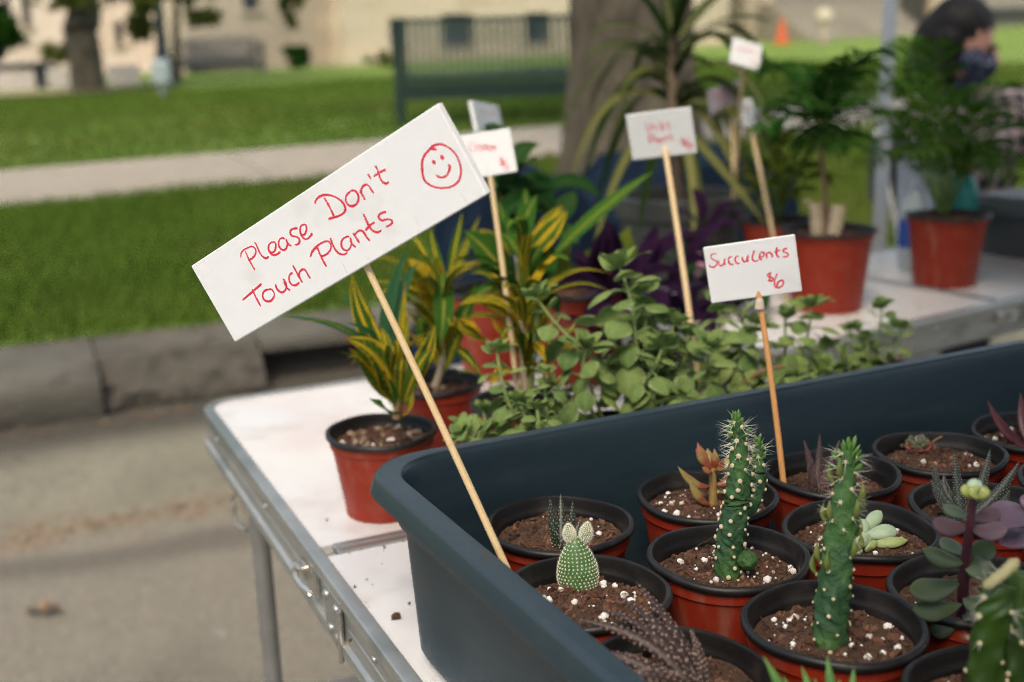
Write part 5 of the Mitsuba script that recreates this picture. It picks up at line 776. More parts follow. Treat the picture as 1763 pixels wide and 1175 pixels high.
# purple plant
pp = thing('purple_plant', 'trailing plant with dark purple pointed leaves in a red pot', 'potted plant')
pot(pp, (.094, 1.569), ZT, .14, .125, 41, perl=6)
bush(pp, 'purple_leaf', [((0.1216, 1.519, 0.8258), (0.1252, 1.5011, 0.8785), (0.1279, 1.5114, 0.9202), .050), ((0.1196, 1.5306, 0.8312), (0.1006, 1.5371, 0.8576), (0.0861, 1.5431, 0.8817), .024), ((0.1268, 1.4904, 0.8352), (0.0927, 1.443, 0.8517), (0.0469, 1.4165, 0.8698), .036), ((0.1212, 1.5119, 0.8387), (0.0978, 1.4959, 0.8577), (0.0781, 1.4809, 0.8804), .022), ((0.1832, 1.5938, 0.8368), (0.216, 1.603, 0.8743), (0.256, 1.6065, 0.8885), .026), ((0.2329, 1.5559, 0.8502), (0.2578, 1.546, 0.8938), (0.2942, 1.5507, 0.9127), .015), ((0.1631, 1.5527, 0.8373), (0.1899, 1.5834, 0.8782), (0.1984, 1.5889, 0.9007), .022), ((0.1787, 1.49, 0.8338), (0.188, 1.4473, 0.8274), (0.1789, 1.4209, 0.8041), .02), ((0.1888, 1.5114, 0.8368), (0.2129, 1.4702, 0.8367), (0.2236, 1.4435, 0.8123), .022), ((0.132, 1.4672, 0.8248), (0.1069, 1.4265, 0.827), (0.0838, 1.4021, 0.8114), .026), ((0.1518, 1.5178, 0.8212), (0.1805, 1.5052, 0.8535), (0.2209, 1.4754, 0.8578), .026), ((0.2064, 1.5309, 0.8324), (0.2347, 1.5182, 0.8647), (0.2611, 1.4965, 0.8602), .024), ((0.1984, 1.5273, 0.8179), (0.2225, 1.4844, 0.8109), (0.2482, 1.4594, 0.7931), .024), ((0.1487, 1.5258, 0.8119), (0.1574, 1.5349, 0.8486), (0.168, 1.5403, 0.8705), .02), ((0.2474, 1.5484, 0.8199), (0.2709, 1.5519, 0.8342), (0.2951, 1.5481, 0.8185), .02), ((0.1656, 1.5061, 0.8156), (0.1677, 1.46, 0.7954), (0.143, 1.4337, 0.7726), .022)], fold=.35, n=12, shape=(.7, .8))
for i, (a, b, c) in enumerate([((0.0922, 1.536, 0.8115), (0.1263, 1.5296, 0.8273), (0.1808, 1.5722, 0.833)), ((0.0999, 1.536, 0.8112), (0.1701, 1.5471, 0.8146), (0.2553, 1.5502, 0.8271)), ((0.0997, 1.5341, 0.8038), (0.1511, 1.5124, 0.7992), (0.2189, 1.4596, 0.7939))]): part(pp, 'stem', tube(bez(a, b, c, 12), .004, 8), 'purple_stem')
for i, (c, n) in enumerate([((0.2053, 1.5218, 0.7955), 26), ((0.1364, 1.5186, 0.7827), 18), ((0.2585, 1.5446, 0.8046), 16), ((0.1669, 1.4529, 0.767), 14)]): random_leaves(pp, 'purple_leaf', np.array(c) - [0, 0, .02], n, .065, .019, 43 + i, -.01, .02, up=(-.3, .8), spread=.12, fold=.35, shape=(.7, .8))
bush(pp, 'olive_leaf', [((0.1778, 1.6923, 0.8186), (0.1662, 1.7004, 0.8515), (0.1756, 1.7084, 0.8839), .035), ((0.1778, 1.6923, 0.8186), (0.1366, 1.6986, 0.8442), (0.09, 1.6949, 0.8293), .035), ((0.1891, 1.718, 0.8393), (0.2109, 1.7021, 0.8584), (0.2262, 1.6782, 0.8451), .03), ((0.0999, 1.6632, 0.7843), (0.0762, 1.6733, 0.8252), (0.0899, 1.6832, 0.8651), .03)], name='green_leaf', fold=.2)
bs('petal_pink', (.55, .25, .33), .6)
part(pp, 'flower', cat([ico((0.2505, 1.5364, 0.8548), .006, 2, .2, 1), ico((0.2449, 1.5339, 0.8446), .005, 2, .2, 2), ico((0.2486, 1.5397, 0.8682), .004, 2, .2, 2)]), 'petal_pink', smooth=True)
p6 = thing('purple_plant', 'second dark purple leaved plant in a black pot, further back behind the low price sign', 'potted plant')
P6 = np.array([*(0.3253, 1.9472, 0.7665)[:2], ZT]); part(p6, 'pot', lathe([(0, 0), (.045, 0), (.060, .095), (.064, .096), (.064, .105), (.058, .106), (.052, .06)], 40, P6), 'pot_grey', smooth=40); part(p6, 'soil', lathe([(0, .088), (.057, .085)], 30, P6), 'soil', smooth=True)
random_leaves(p6, 'purple_leaf', P6 + [0, 0, .09], 13, .075, .018, 91, 0, .07, up=(-.4, 1.2), spread=.10, fold=.35, shape=(.7, .8))
random_leaves(p6, 'dark_leaf', P6 + [0, -.02, .05], 26, .075, .026, 92, 0, .06, up=(-.5, .6), spread=.16, shape=(.8, .8))
# dracaena in a big grey pot on a crate, behind the tables
dz = .475; dr_ = thing('potted_dracaena', 'tall dracaena with long narrow arching leaves in a large dark grey pot', 'potted plant')
DC = np.array((0.3492, 2.4176, 0.8363))
dp = part(dr_, 'pot', lathe([(0, dz), (.098, dz), (.10, dz + .004), (.122, .80), (.132, .802), (.134, .838), (.130, .842), (.120, .842), (.116, .80), (0, .795)], 48, (DC[0], DC[1], 0)), 'pot_grey', smooth=40)
part(dr_, 'soil', lathe([(0, .812), (.117, .808)], 40, (DC[0], DC[1], 0)), 'soil', smooth=True)
ck = thing('plastic_crate', 'dark plastic crate on the road carrying the large grey pot', 'crate')
part(ck, 'body', cat([box((.34, .34, .02), (DC[0], DC[1], .012), AN), *[box((.34, .02, .06), (*(DC[:2] + TX * s * .16), z), AN) for s in (-1, 1) for z in (.05, .16, .27, .38)], *[box((.02, .296, .06), (*(DC[:2] + SX * s * .16), z), AN) for s in (-1, 1) for z in (.05, .16, .27, .38)], *[box((.03, .03, .435), (*(DC[:2] + SX * s * .142 + TX * q * .142), .238), AN) for s in (-1, 1) for q in (-1, 1)], box((.33, .33, .016), (DC[0], DC[1], .462), AN)]), 'pot_grey', smooth=False)
part(dr_, 'stem', tube(smooth_path([(DC[0], DC[1], .81), (0.3428, 2.4426, 0.9374), (0.3416, 2.4709, 1.0521), (0.3471, 2.4963, 1.1551)], 30), np.linspace(.013, .010, 30), 12), 'bark_brown')
for L in [((0.3447, 2.4963, 1.1552), (0.3296, 2.5171, 1.2395), (0.3139, 2.5333, 1.3051)), ((0.3447, 2.4963, 1.1552), (0.385, 2.6465, 1.2561), (0.4224, 2.7652, 1.3426)), ((0.3444, 2.4935, 1.1437), (0.3644, 2.3362, 1.2547), (0.3831, 2.2062, 1.3101)), ((0.344, 2.4907, 1.1323), (0.4689, 2.6639, 1.2381), (0.596, 2.788, 1.2773)), ((0.344, 2.4907, 1.1323), (0.2853, 2.4816, 1.2264), (0.2269, 2.4644, 1.2588)), ((0.3437, 2.4878, 1.1208), (0.2476, 2.4014, 1.1735), (0.158, 2.3204, 1.1588)), ((0.3433, 2.485, 1.1094), (0.2593, 2.6703, 1.1349), (0.1562, 2.7976, 1.0863)), ((0.3437, 2.4878, 1.1208), (0.4176, 2.3374, 1.1782), (0.484, 2.2071, 1.1685)), ((0.343, 2.4822, 1.0979), (0.306, 2.5575, 1.145), (0.2603, 2.5793, 1.0329)), ((0.3433, 2.485, 1.1094), (0.4346, 2.5665, 1.1533), (0.525, 2.6151, 1.1272)), ((0.3423, 2.4765, 1.075), (0.4221, 2.3314, 1.1673), (0.4897, 2.1737, 1.0572)), ((0.3419, 2.4737, 1.0635), (0.2428, 2.6638, 1.1169), (0.118, 2.7559, 0.9325)), ((0.3419, 2.4737, 1.0635), (0.4125, 2.4026, 1.1523), (0.4747, 2.3005, 1.032)), ((0.3412, 2.4681, 1.0406), (0.2446, 2.4336, 1.0618), (0.145, 2.3555, 0.8706)), ((0.3412, 2.4681, 1.0406), (0.2891, 2.6262, 1.0671), (0.2184, 2.6922, 0.8566)), ((0.3409, 2.4652, 1.0292), (0.4171, 2.2984, 1.0982), (0.4806, 2.1234, 0.9687)), ((0.3405, 2.4624, 1.0177), (0.2714, 2.5796, 1.0083), (0.1852, 2.6123, 0.7637)), ((0.3402, 2.4596, 1.0063), (0.4027, 2.476, 1.0421), (0.4591, 2.4407, 0.8754)), ((0.3405, 2.4624, 1.0177), (0.4256, 2.3419, 1.0592), (0.4997, 2.2007, 0.8989)), ((0.3402, 2.4596, 1.0063), (0.3775, 2.6267, 0.9332), (0.409, 2.7394, 0.8062)), ((0.3398, 2.4568, 0.9948), (0.3506, 2.3039, 0.9528), (0.3598, 2.1585, 0.8123)), ((0.3402, 2.4596, 1.0063), (0.4343, 2.4849, 1.0081), (0.5223, 2.4501, 0.7888)), ((0.3398, 2.4568, 0.9948), (0.4486, 2.5677, 1.0158), (0.5531, 2.5981, 0.8058)), ((0.3395, 2.4539, 0.9834), (0.2817, 2.2643, 0.9479), (0.2303, 2.0911, 0.8157)), ((0.3416, 2.4709, 1.0521), (0.2733, 2.6521, 1.1345), (0.1842, 2.7401, 0.9838)), ((0.343, 2.4822, 1.0979), (0.2453, 2.4362, 1.1407), (0.1506, 2.3861, 1.1158)), ((0.3426, 2.4794, 1.0865), (0.3738, 2.4073, 1.1087), (0.4039, 2.3416, 1.0871))]:
    add_leaf(dr_, 'dracaena_leaf', *L, .024, fold=.25, n=16, shape=(.5, .55))
for L in [((0.3321, 2.471, 1.0524), (0.2789, 2.4183, 1.0894), (0.2198, 2.3451, 1.0431)), ((0.3311, 2.4625, 1.018), (0.2141, 2.3438, 1.0378), (0.1202, 2.209, 0.9092)), ((0.3484, 2.4595, 1.006), (0.4063, 2.381, 0.9801), (0.4675, 2.2877, 0.8104)), ((0.3484, 2.4595, 1.006), (0.4321, 2.3368, 1.0098), (0.5011, 2.2539, 0.8824)), ((0.3481, 2.4567, 0.9946), (0.3401, 2.2075, 0.9029), (0.3307, 2.1271, 0.7861)), ((0.3422, 2.4567, 0.9947), (0.2287, 2.2185, 0.9478), (0.1463, 2.074, 0.7795)), ((0.3449, 2.4336, 0.9844), (0.394, 2.2097, 0.9117), (0.455, 2.0841, 0.8203))]:
    add_leaf(dr_, 'dracaena_pale', *L, .022, fold=.25, n=16, shape=(.5, .55))
# navy cloth draped over boxes behind
def navy(p, n, uv): return mix((.004, .009, .020), (.010, .020, .038), noise(p.x * 14, p.y * 14, p.z * 14))
bs('navy_cloth', navy, .9, specular=.08)
n1, n2 = 90, 70; gu, gv = np.meshgrid(np.linspace(-1.25, 1.25, n1), np.linspace(-1, 1, n2), indexing='ij')
NC = np.array([.27, 3.36])
prof_u = np.interp(gu, [-1.25, -1.0, -.8, -.45, -.2, .0, .25, .7, 1.0, 1.25], [.02, .50, .86, .82, .70, .74, .84, .86, .80, .05])
zz = prof_u * np.interp(np.abs(gv), [0, .62, .8, 1], [1, .97, .55, .03]) + .03 * (meshkit.fbm(np.stack([gu * 5, gv * 5, gu * 0], -1)) - .5)
single('draped_cloth', tm(np.stack([NC[0] + gu * .47 * SX[0] + gv * .40 * TX[0], NC[1] + gu * .47 * SX[1] + gv * .40 * TX[1], np.maximum(zz, .01)], -1).reshape(-1, 3), grid_faces(n1, n2)), 'navy_cloth', 'navy blue cloth draped over a heap behind the dracaena', 'cloth', smooth=True)
# palms
def frond(t, base, mid, tip, n, L, seed, w=.013, mat='palm_leaf', droop=.3):
    g = np.random.default_rng(seed); p = bez(base, mid, tip, 30); part(t, 'stalk', tube(p, np.linspace(.003, .0008, 30), 6), 'palm_stem')
    tg = np.gradient(p, axis=0); tg /= np.linalg.norm(tg, axis=1, keepdims=True); V, U_ = [], []
    for i in range(n):
        u = .28 + .70 * i / (n - 1); j = int(u * 29); s = nrm(np.cross(tg[j], [0, 0, 1])); l = L * math.sin(np.pi * (.12 + .82 * (u - .28) / .72)) ** .6 * g.uniform(.85, 1.1)
        for q in (-1, 1):
            d = nrm(s * q * .8 + tg[j] * (.55 + .3 * u) + [0, 0, .12 + g.normal(0, .08)]); m, uv = leaf(p[j], p[j] + d * l * .55, p[j] + d * l + [0, 0, -droop * l], w * g.uniform(.8, 1.1), face=tuple(np.cross(s, tg[j]) * 1.0 + g.normal(0, .25, 3)), fold=.2, n=7, cols=3, shape=(.6, .7)); V.append(m); U_.append(uv)
    part(t, 'frond', cat(V), mat, smooth=True, uv=np.vstack(U_))
GPa = 'potted palms on the back right table'
p2 = thing('potted_palm', 'bushy feathery palm in the red pot at the right, in front of the seated person', 'potted plant', GPa)
B2 = np.array((0.7874, 2.1199, 0.7)); pot(p2, B2[:2], ZT, .150, .128, 51, drop=.012, perl=0)
for i, L in enumerate([((0.7847, 2.1477, 0.8277), (0.7273, 2.1948, 1.0187), (0.6663, 2.2129, 1.0921)), ((0.7868, 2.1477, 0.8276), (0.7728, 2.2711, 1.0459), (0.7878, 2.3755, 1.1303)), ((0.7932, 2.1477, 0.8274), (0.7544, 2.0956, 1.0323), (0.7058, 1.9967, 1.1306)), ((0.7974, 2.1476, 0.8273), (0.8848, 2.2719, 0.9998), (0.992, 2.379, 1.0361)), ((0.7995, 2.1476, 0.8272), (0.8659, 2.1611, 0.9546), (0.9508, 2.1418, 0.9637)), ((0.7805, 2.1477, 0.8278), (0.6978, 2.1305, 0.9821), (0.5971, 2.0684, 0.9989)), ((0.7826, 2.1477, 0.8277), (0.7514, 2.2693, 0.9173), (0.7141, 2.3808, 0.8855)), ((0.7995, 2.1476, 0.8272), (0.8257, 2.0795, 0.9218), (0.8495, 1.9652, 0.9032)), ((0.7868, 2.1477, 0.8276), (0.7811, 2.2243, 0.9947), (0.7374, 2.2795, 1.0466)), ((0.7911, 2.1477, 0.8275), (0.7922, 2.2204, 0.9629), (0.79, 2.2929, 1.0661)), ((0.7953, 2.1476, 0.8274), (0.8063, 2.0899, 0.9716), (0.8129, 1.989, 1.0162)), ((0.7847, 2.1477, 0.8277), (0.7898, 2.2705, 0.9269), (0.7613, 2.3918, 0.9406)), ((0.7974, 2.1476, 0.8273), (0.8157, 2.1209, 0.9285), (0.8574, 2.0599, 0.9326)), ((0.79, 2.1477, 0.8275), (0.8014, 2.155, 0.9466), (0.8048, 2.1512, 1.0386)), ((0.7826, 2.1477, 0.8277), (0.7639, 2.2621, 0.9501), (0.7533, 2.3752, 0.9985)), ((0.7868, 2.1477, 0.8276), (0.7365, 2.0721, 0.9351), (0.6513, 1.9527, 0.9482)), ((0.7932, 2.1477, 0.8274), (0.8433, 2.2324, 0.9017), (0.9183, 2.3165, 0.9193))]): frond(p2, *L, 12, .085, 300 + i, w=.0095, mat='light_palm_leaf')
p1 = thing('potted_palm', 'dark feathery palm on a thin stem, growing from cut canes in the left red pot', 'potted plant', GPa)
B1 = np.array((0.5278, 1.9477, 0.7)); pot(p1, B1[:2], ZT, .158, .135, 52, drop=.014, perl=0)
for a, b in (((0.5108, 1.9503, 0.8209), (0.5086, 1.9633, 0.8732)), ((0.5313, 1.9304, 0.8234), (0.5414, 1.9424, 0.8721)), ((0.5324, 1.9809, 0.8194), (0.5356, 1.9912, 0.861))): part(p1, 'cane', tube(smooth_path([a, (np.array(a) + b) / 2 + [.001, 0, 0], b], 10), .0115 + .001 * np.cos(np.arange(10) * 2), 12), 'pale_stem', smooth=True)
part(p1, 'cane', tube(smooth_path([(0.5048, 1.9633, 0.8734), (0.4905, 1.9648, 0.8794)], 6), .004, 8), 'pale_stem')
part(p1, 'stem', tube(smooth_path([(0.5271, 1.9611, 0.8227), (0.5273, 1.9782, 0.8921), (0.5236, 1.9956, 0.9625), (0.5231, 2.0072, 1.0095)], 20), np.linspace(.0052, .004, 20), 10), 'woody_stem')
for i, L in enumerate([((0.5242, 2.0002, 0.9813), (0.4796, 2.0225, 1.0717), (0.4347, 2.0263, 1.0871)), ((0.5234, 2.0014, 0.986), (0.5256, 2.0889, 1.0588), (0.5217, 2.1812, 1.0946)), ((0.5252, 2.0009, 0.9841), (0.5383, 1.9224, 1.0817), (0.5523, 1.8081, 1.1173)), ((0.5261, 2.0002, 0.9812), (0.6035, 2.0968, 1.0415), (0.7104, 2.1945, 1.0398)), ((0.5222, 1.9995, 0.9785), (0.4785, 1.9909, 1.0164), (0.4255, 1.9655, 1.0007)), ((0.5243, 2.0009, 0.9841), (0.5293, 1.965, 1.0626), (0.5398, 1.9074, 1.0979)), ((0.5252, 2.0004, 0.9822), (0.5888, 2.1181, 1.056), (0.6649, 2.2399, 1.0657)), ((0.5242, 2.0, 0.9803), (0.4798, 1.9207, 1.0293), (0.4182, 1.8148, 1.045)), ((0.5251, 2.0, 0.9803), (0.5601, 2.0453, 1.0207), (0.6118, 2.0881, 1.022)), ((0.5242, 2.0, 0.9803), (0.527, 2.0518, 1.031), (0.5203, 2.1105, 1.078)), ((0.5251, 2.0, 0.9803), (0.5119, 1.9208, 1.0374), (0.4879, 1.8197, 1.0812)), ((0.5231, 1.9991, 0.9766), (0.5204, 2.0993, 0.9843), (0.5216, 2.2089, 0.9506)), ((0.526, 1.999, 0.9765), (0.5355, 1.9505, 0.9892), (0.5409, 1.884, 0.9711)), ((0.5242, 2.0, 0.9803), (0.5251, 1.9854, 1.0106), (0.5094, 1.9492, 0.9714))]): frond(p1, *L, 12, .075, 400 + i, w=.009)
p3 = thing('potted_shrub', 'olive green leafy plant in the red pot half hidden behind the cane palm', 'potted plant')
pot(p3, (0.5211, 2.2851, 0.8001)[:2], ZT, .15, .105, 53, perl=0)
P3 = np.array([*(0.5211, 2.2851, 0.8001)[:2], .80])
for i in range(7): part(p3, 'stem', tube(bez(P3, P3 + [.02 * math.sin(i * 2), .02 * math.cos(i * 3), .06], P3 + [.07 * math.sin(i * 2.4), .06 * math.cos(i * 2.4), .14], 8), .002, 6), 'palm_stem')
random_leaves(p3, 'olive_leaf', P3 + [0, 0, .01], 46, .075, .030, 54, 0, .16, up=(.0, 1.2), spread=.12, shape=(.85, .8))
p4 = thing('potted_shrub', 'green leafed plant in a red pot cut off by the right picture edge', 'potted plant')
P4 = np.array((1.0564, 2.2337, 0.8003)); pot(p4, P4[:2], ZT, .13, .10, 55, perl=0)
random_leaves(p4, 'palm_leaf', (P4[0], P4[1], .80), 22, .075, .034, 56, 0, .08, up=(.1, 1.2), spread=.04, shape=(.85, .8))
# ---------------------------------------------------------------- hand-lettered price signs on bamboo sticks
def ribbon(pts, w, seed, lift):
    pts = np.asarray(pts, float); g = np.random.default_rng(seed)
    if len(pts) == 2: pts = np.vstack([pts[0], pts.mean(0), pts[1]])
    s = np.r_[0, np.cumsum(np.linalg.norm(np.diff(pts, axis=0), axis=1))]; n = max(6, int(s[-1] / w * 2.2))
    from scipy.interpolate import CubicSpline
    q = CubicSpline(s, pts)(np.linspace(0, s[-1], n)); t = np.gradient(q, axis=0); t /= np.linalg.norm(t, axis=1, keepdims=True) + 1e-12
    nn = np.stack([-t[:, 1], t[:, 0]], 1); u = np.linspace(0, 1, n); ww = w / 2 * (.68 + .56 * meshkit.noise(np.stack([u * 5 + seed, u * 0, u * 0], -1)))
    e = np.minimum(u, 1 - u) * (n - 1); ww = ww * np.clip(.62 + .38 * e, 0, 1)
    v = np.stack([q + nn * ww[:, None], q - nn * ww[:, None]], 1).reshape(-1, 2); f = [[2 * i, 2 * i + 1, 2 * i + 3] for i in range(n - 1)] + [[2 * i, 2 * i + 3, 2 * i + 2] for i in range(n - 1)]
    return np.hstack([v, np.full((len(v), 1), lift)]), np.array(f)
def dot(c, r, lift): a = np.linspace(0, 6.283, 14, endpoint=False); return np.vstack([[*c, lift], np.stack([c[0] + r * np.cos(a), c[1] + r * 1.15 * np.sin(a), a * 0 + lift], 1)]), np.array([[0, i + 1, (i + 1) % 14 + 1] for i in range(14)])
def sign(label, corners, th, words, stick, rs=.0022, smat='bamboo', card='card_white', w=.0013, name='price_sign', ink='red_ink', dots=(), creases=()):
    """corners TL, TR, BR, BL of the front face; words: lists of pen strokes in millimetres from the top left corner"""
    t = thing(name, label, 'sign', 'hand lettered white signs on sticks'); TL, TR, BR, BL = (np.array(c) for c in corners); x, y = nrm(TR - TL), nrm(TL - BL); z = np.cross(x, y); W_, H_ = np.linalg.norm(TR - TL), np.linalg.norm(TL - BL)
    Q = lambda v: TL + v[:, :1] * x + v[:, 1:2] * y + v[:, 2:3] * z
    k = 9; xs = np.linspace(0, W_, k); g = np.random.default_rng(len(label)); j = lambda n: g.normal(0, .00018, n)
    b = box((W_, H_, th), (W_ / 2, -H_ / 2, -th / 2), bevel=min(.0006, th / 3)); part(t, 'card', tm(Q(np.array(b.vertices)), b.faces), card, smooth=False)
    lift = .00010; i = 0
    for wd in words:
        ms = []
        for st in wd: i += 1; v, f = ribbon(np.array(st) / 1000, w, i, lift + .000004 * i); ms.append(tm(Q(v), f))
        if ms: part(t, 'lettering', cat(ms), ink, smooth=False)
    if dots: part(t, 'drawn_eye', cat([tm(Q(v), f) for v, f in (dot(np.array(c) / 1000, r / 1000, lift) for c, r in dots)]), ink, smooth=False)
    for st in creases: v, f = ribbon(np.array(st) / 1000, .0003, 3, lift * .6); part(t, 'crease', tm(Q(v), f), 'crease_grey', smooth=False)
    p0, p1 = np.array(stick[0]), np.array(stick[1])
    part(t, 'stick', tube(p0 + (p1 - p0) * np.linspace(0, 1, 8)[:, None] + np.outer(np.sin(np.linspace(0, np.pi, 8)), [.0012, 0, 0]), np.linspace(rs, rs * 1.06, 8), 14), smat)
    return t
bs('tape_beige', (.55, .46, .36), .7)
BIG = {'corners': [(-0.2136, 0.7878, 1.0037), (-0.0386, 0.6907, 1.1099), (-0.0118, 0.6828, 1.0585), (-0.1868, 0.7799, 0.9523)], 'words': [[[(42.26, -13.32), (43.14, -11.8), (46.25, -10.2), (51.91, -10.27), (56.03, -11.89), (56.31, -14.28), (54.08, -16.38), (48.64, -17.45), (45.99, -16.89)], [(48.18, -11.11), (47.35, -17.53), (47.28, -24.77)], [(58.53, -9.25), (58.17, -16.62), (58.71, -20.26), (60.52, -22.24), (63.03, -21.73)], [(65.87, -18.8), (72.51, -18.93), (73.17, -16.69), (70.66, -15.49), (67.35, -16.48), (65.59, -19.57), (66.41, -22.42), (69.62, -23.71), (73.48, -23.52)], [(81.82, -18.37), (79.2, -16.57), (76.03, -17.83), (74.62, -21.05), (76.29, -23.74), (79.51, -23.38), (82.3, -20.27), (82.57, -18.73)], [(82.57, -18.73), (82.14, -21.85), (83.7, -24.25)], [(94.96, -16.98), (91.87, -15.71), (88.12, -16.43), (87.65, -18.41), (90.79, -21.02), (91.41, -24.07), (89.01, -25.34), (86.4, -24.54)], [(94.98, -20.83), (100.69, -20.3), (101.57, -17.78), (99.02, -16.76), (95.95, -18.56), (94.8, -21.84), (95.74, -25.04), (98.87, -25.66), (102.98, -24.35)]], [[(124.61, -9.87), (124.66, -17.39), (124.05, -22.99)], [(116.03, -10.12), (117.82, -8.64), (123.26, -7.91), (128.68, -9.98), (133.43, -14.8), (135.19, -19.92), (134.02, -23.07), (130.78, -24.15), (123.25, -23.14), (119.39, -22.33)], [(143.48, -15.57), (140.85, -15.84), (138.17, -17.68), (137.7, -21.16), (140.14, -23.43), (144.24, -23.34), (147.17, -21.11), (147.83, -17.75), (146.18, -15.55), (143.48, -15.57)], [(150.52, -17.73), (150.58, -24.38)], [(150.69, -19.92), (154.26, -16.77), (157.24, -17.23), (158.1, -19.75), (158.62, -23.67)], [(161.53, -12.11), (161.73, -15.54)], [(168.94, -10.5), (168.21, -16.54), (168.2, -21.2), (169.68, -22.78), (171.97, -22.28)], [(164.28, -15.27), (169.12, -15.25), (174.35, -15.54)]], [[(25.17, -37.17), (35.88, -35.89), (46.43, -34.63)], [(37.19, -34.19), (36.36, -41.29), (36.28, -47.01)], [(49.18, -40.22), (46.25, -39.46), (42.91, -40.8), (41.54, -44.19), (43.84, -46.6), (48.35, -46.69), (51.42, -44.65), (51.76, -41.62), (49.18, -40.22)], [(56.72, -39.68), (55.84, -43.82), (57.81, -46.19), (62.07, -45.51), (64.19, -43.1), (63.97, -39.05)], [(64.13, -40.81), (63.26, -44.93), (64.55, -47.77)], [(73.52, -39.18), (70.51, -39.25), (67.98, -42.02), (68.21, -45.27), (70.84, -46.7), (74.5, -46.13)], [(76.75, -34.88), (76.54, -42.03), (76.49, -47.6)], [(77.01, -43.37), (80.35, -40.45), (83.17, -40.98), (83.67, -44.21), (84.2, -47.8)]], [[(92.56, -36.51), (93.97, -35.19), (99.85, -33.03), (106.55, -32.61), (111.36, -34.68), (110.93, -37.2), (107.01, -39.7), (101.32, -39.75), (99.41, -38.85)], [(100.91, -33.53), (99.89, -40.72), (99.77, -46.71)], [(113.52, -32.68), (112.42, -38.99), (113.71, -43.95), (116.53, -45.82), (119.67, -45.68)], [(126.95, -38.04), (123.42, -37.21), (119.43, -38.53), (117.83, -42.1), (119.53, -44.53), (123.26, -44.13), (126.09, -41.71), (126.79, -38.82)], [(126.63, -39.82), (125.94, -43.26), (127.31, -45.74)], [(130.54, -37.4), (131.09, -44.63)], [(130.33, -39.98), (134.34, -38.16), (137.14, -38.98), (137.96, -42.57), (139.1, -46.64)], [(144.31, -30.78), (143.66, -37.35), (144.85, -43.23), (147.05, -44.82), (150.06, -44.68)], [(139.65, -40.19), (144.6, -38.87), (148.68, -38.73)], [(159.6, -37.23), (156.4, -36.19), (152.91, -37.42), (153.45, -39.47), (158.61, -41.46), (160.23, -43.82), (157.51, -44.92), (154.32, -44.42)]], [[(209.86, -19.14), (204.23, -20.23), (200.19, -22.18), (196.35, -27.29), (194.41, -32.91), (196.66, -37.81), (202.33, -42.18), (208.85, -44.25), (214.91, -43.28), (219.29, -39.01), (221.08, -33.94), (220.71, -27.29), (217.98, -22.38), (213.9, -19.46), (209.31, -19.06), (211.81, -21.66)], [(203.25, -34.05), (205.36, -36.74), (208.59, -37.37), (212.05, -35.81), (214.06, -33.33), (212.99, -32.58)]]], 'dots': [((205.94, -26.95), 1.24), ((212.33, -27.23), 1.33)], 'creases': [[(112.11, -48.09), (111.91, -51.27), (111.06, -56.88)], [(129.85, -52.1), (130.96, -55.31), (132.13, -57.47)], [(176.05, -47.9), (175.62, -51.32), (175.38, -54.83)], [(211.58, -50.15), (211.88, -53.33), (212.19, -56.5)]], 'top': (-0.0929, 0.7364, 1.0175)}
sg = sign('long tilted white card sign reading Please Don\'t Touch Plants with a smiling face', BIG['corners'], .0062, BIG['words'], [BIG['top'], (.021, .655, .765)], rs=.0022, w=.00145, name='warning_sign', dots=BIG['dots'], creases=BIG['creases'])
SUC = {'corners': [(0.1507, 0.916, 0.9842), (0.2187, 0.9022, 0.9947), (0.2261, 0.9041, 0.9496), (0.1581, 0.9179, 0.9391)], 'words': [[[(9.33, -6.94), (7.97, -5.96), (5.63, -6.65), (4.85, -8.62), (6.8, -10.73), (9.03, -12.62), (8.42, -15.14), (5.97, -16.61), (3.8, -16.03), (2.83, -14.06)], [(10.88, -11.85), (10.45, -14.92), (11.25, -16.34), (13.06, -15.83), (14.57, -13.96), (15.48, -10.97)], [(15.09, -11.96), (14.67, -15.02), (15.22, -16.4)], [(21.0, -10.49), (18.99, -10.71), (17.94, -12.9), (18.57, -15.59), (21.42, -16.53)], [(26.16, -10.74), (24.16, -10.96), (23.12, -13.14), (23.74, -15.84), (26.17, -16.19)], [(29.0, -11.68), (28.87, -14.51), (29.91, -15.97), (31.77, -14.94), (32.76, -11.21)], [(32.39, -12.19), (32.26, -15.02), (32.81, -16.4)], [(38.36, -7.91), (36.8, -11.55), (36.19, -15.08), (37.27, -16.28), (40.02, -15.91)], [(41.86, -13.08), (45.42, -12.06), (45.14, -10.47), (43.18, -10.43), (41.89, -12.82), (42.05, -15.43), (43.67, -16.19)], [(47.23, -11.3), (46.96, -15.38)], [(47.31, -12.6), (49.22, -11.08), (50.56, -12.05), (50.62, -15.41)], [(55.44, -8.15), (54.81, -13.2), (55.48, -15.62), (56.98, -15.32)], [(53.05, -11.65), (55.57, -11.0), (58.09, -10.35)], [(63.16, -10.59), (61.01, -10.27), (59.84, -11.89), (62.55, -13.58), (63.29, -15.49), (61.46, -16.5), (59.34, -15.93)]], [[(49.05, -27.87), (47.09, -27.85), (45.68, -29.2), (47.21, -30.73), (49.53, -31.85), (49.33, -33.38), (46.82, -33.8), (45.47, -32.82)], [(47.84, -27.7), (47.0, -34.35)], [(53.32, -29.01), (51.12, -32.86), (50.12, -36.89), (51.25, -39.67), (54.42, -39.86), (56.7, -37.32), (56.74, -34.98), (54.54, -34.92), (52.29, -37.21), (51.46, -39.96)]]], 'creases': [], 'top': (0.193, 0.9143, 0.9554)}
sign('white card sign reading Succulents $6 on a short orange stick in the tub', SUC['corners'], .002, SUC['words'], [SUC['top'], (0.2086, 0.8673, 0.7939)], rs=.0022, smat='bamboo_orange', w=.00135)
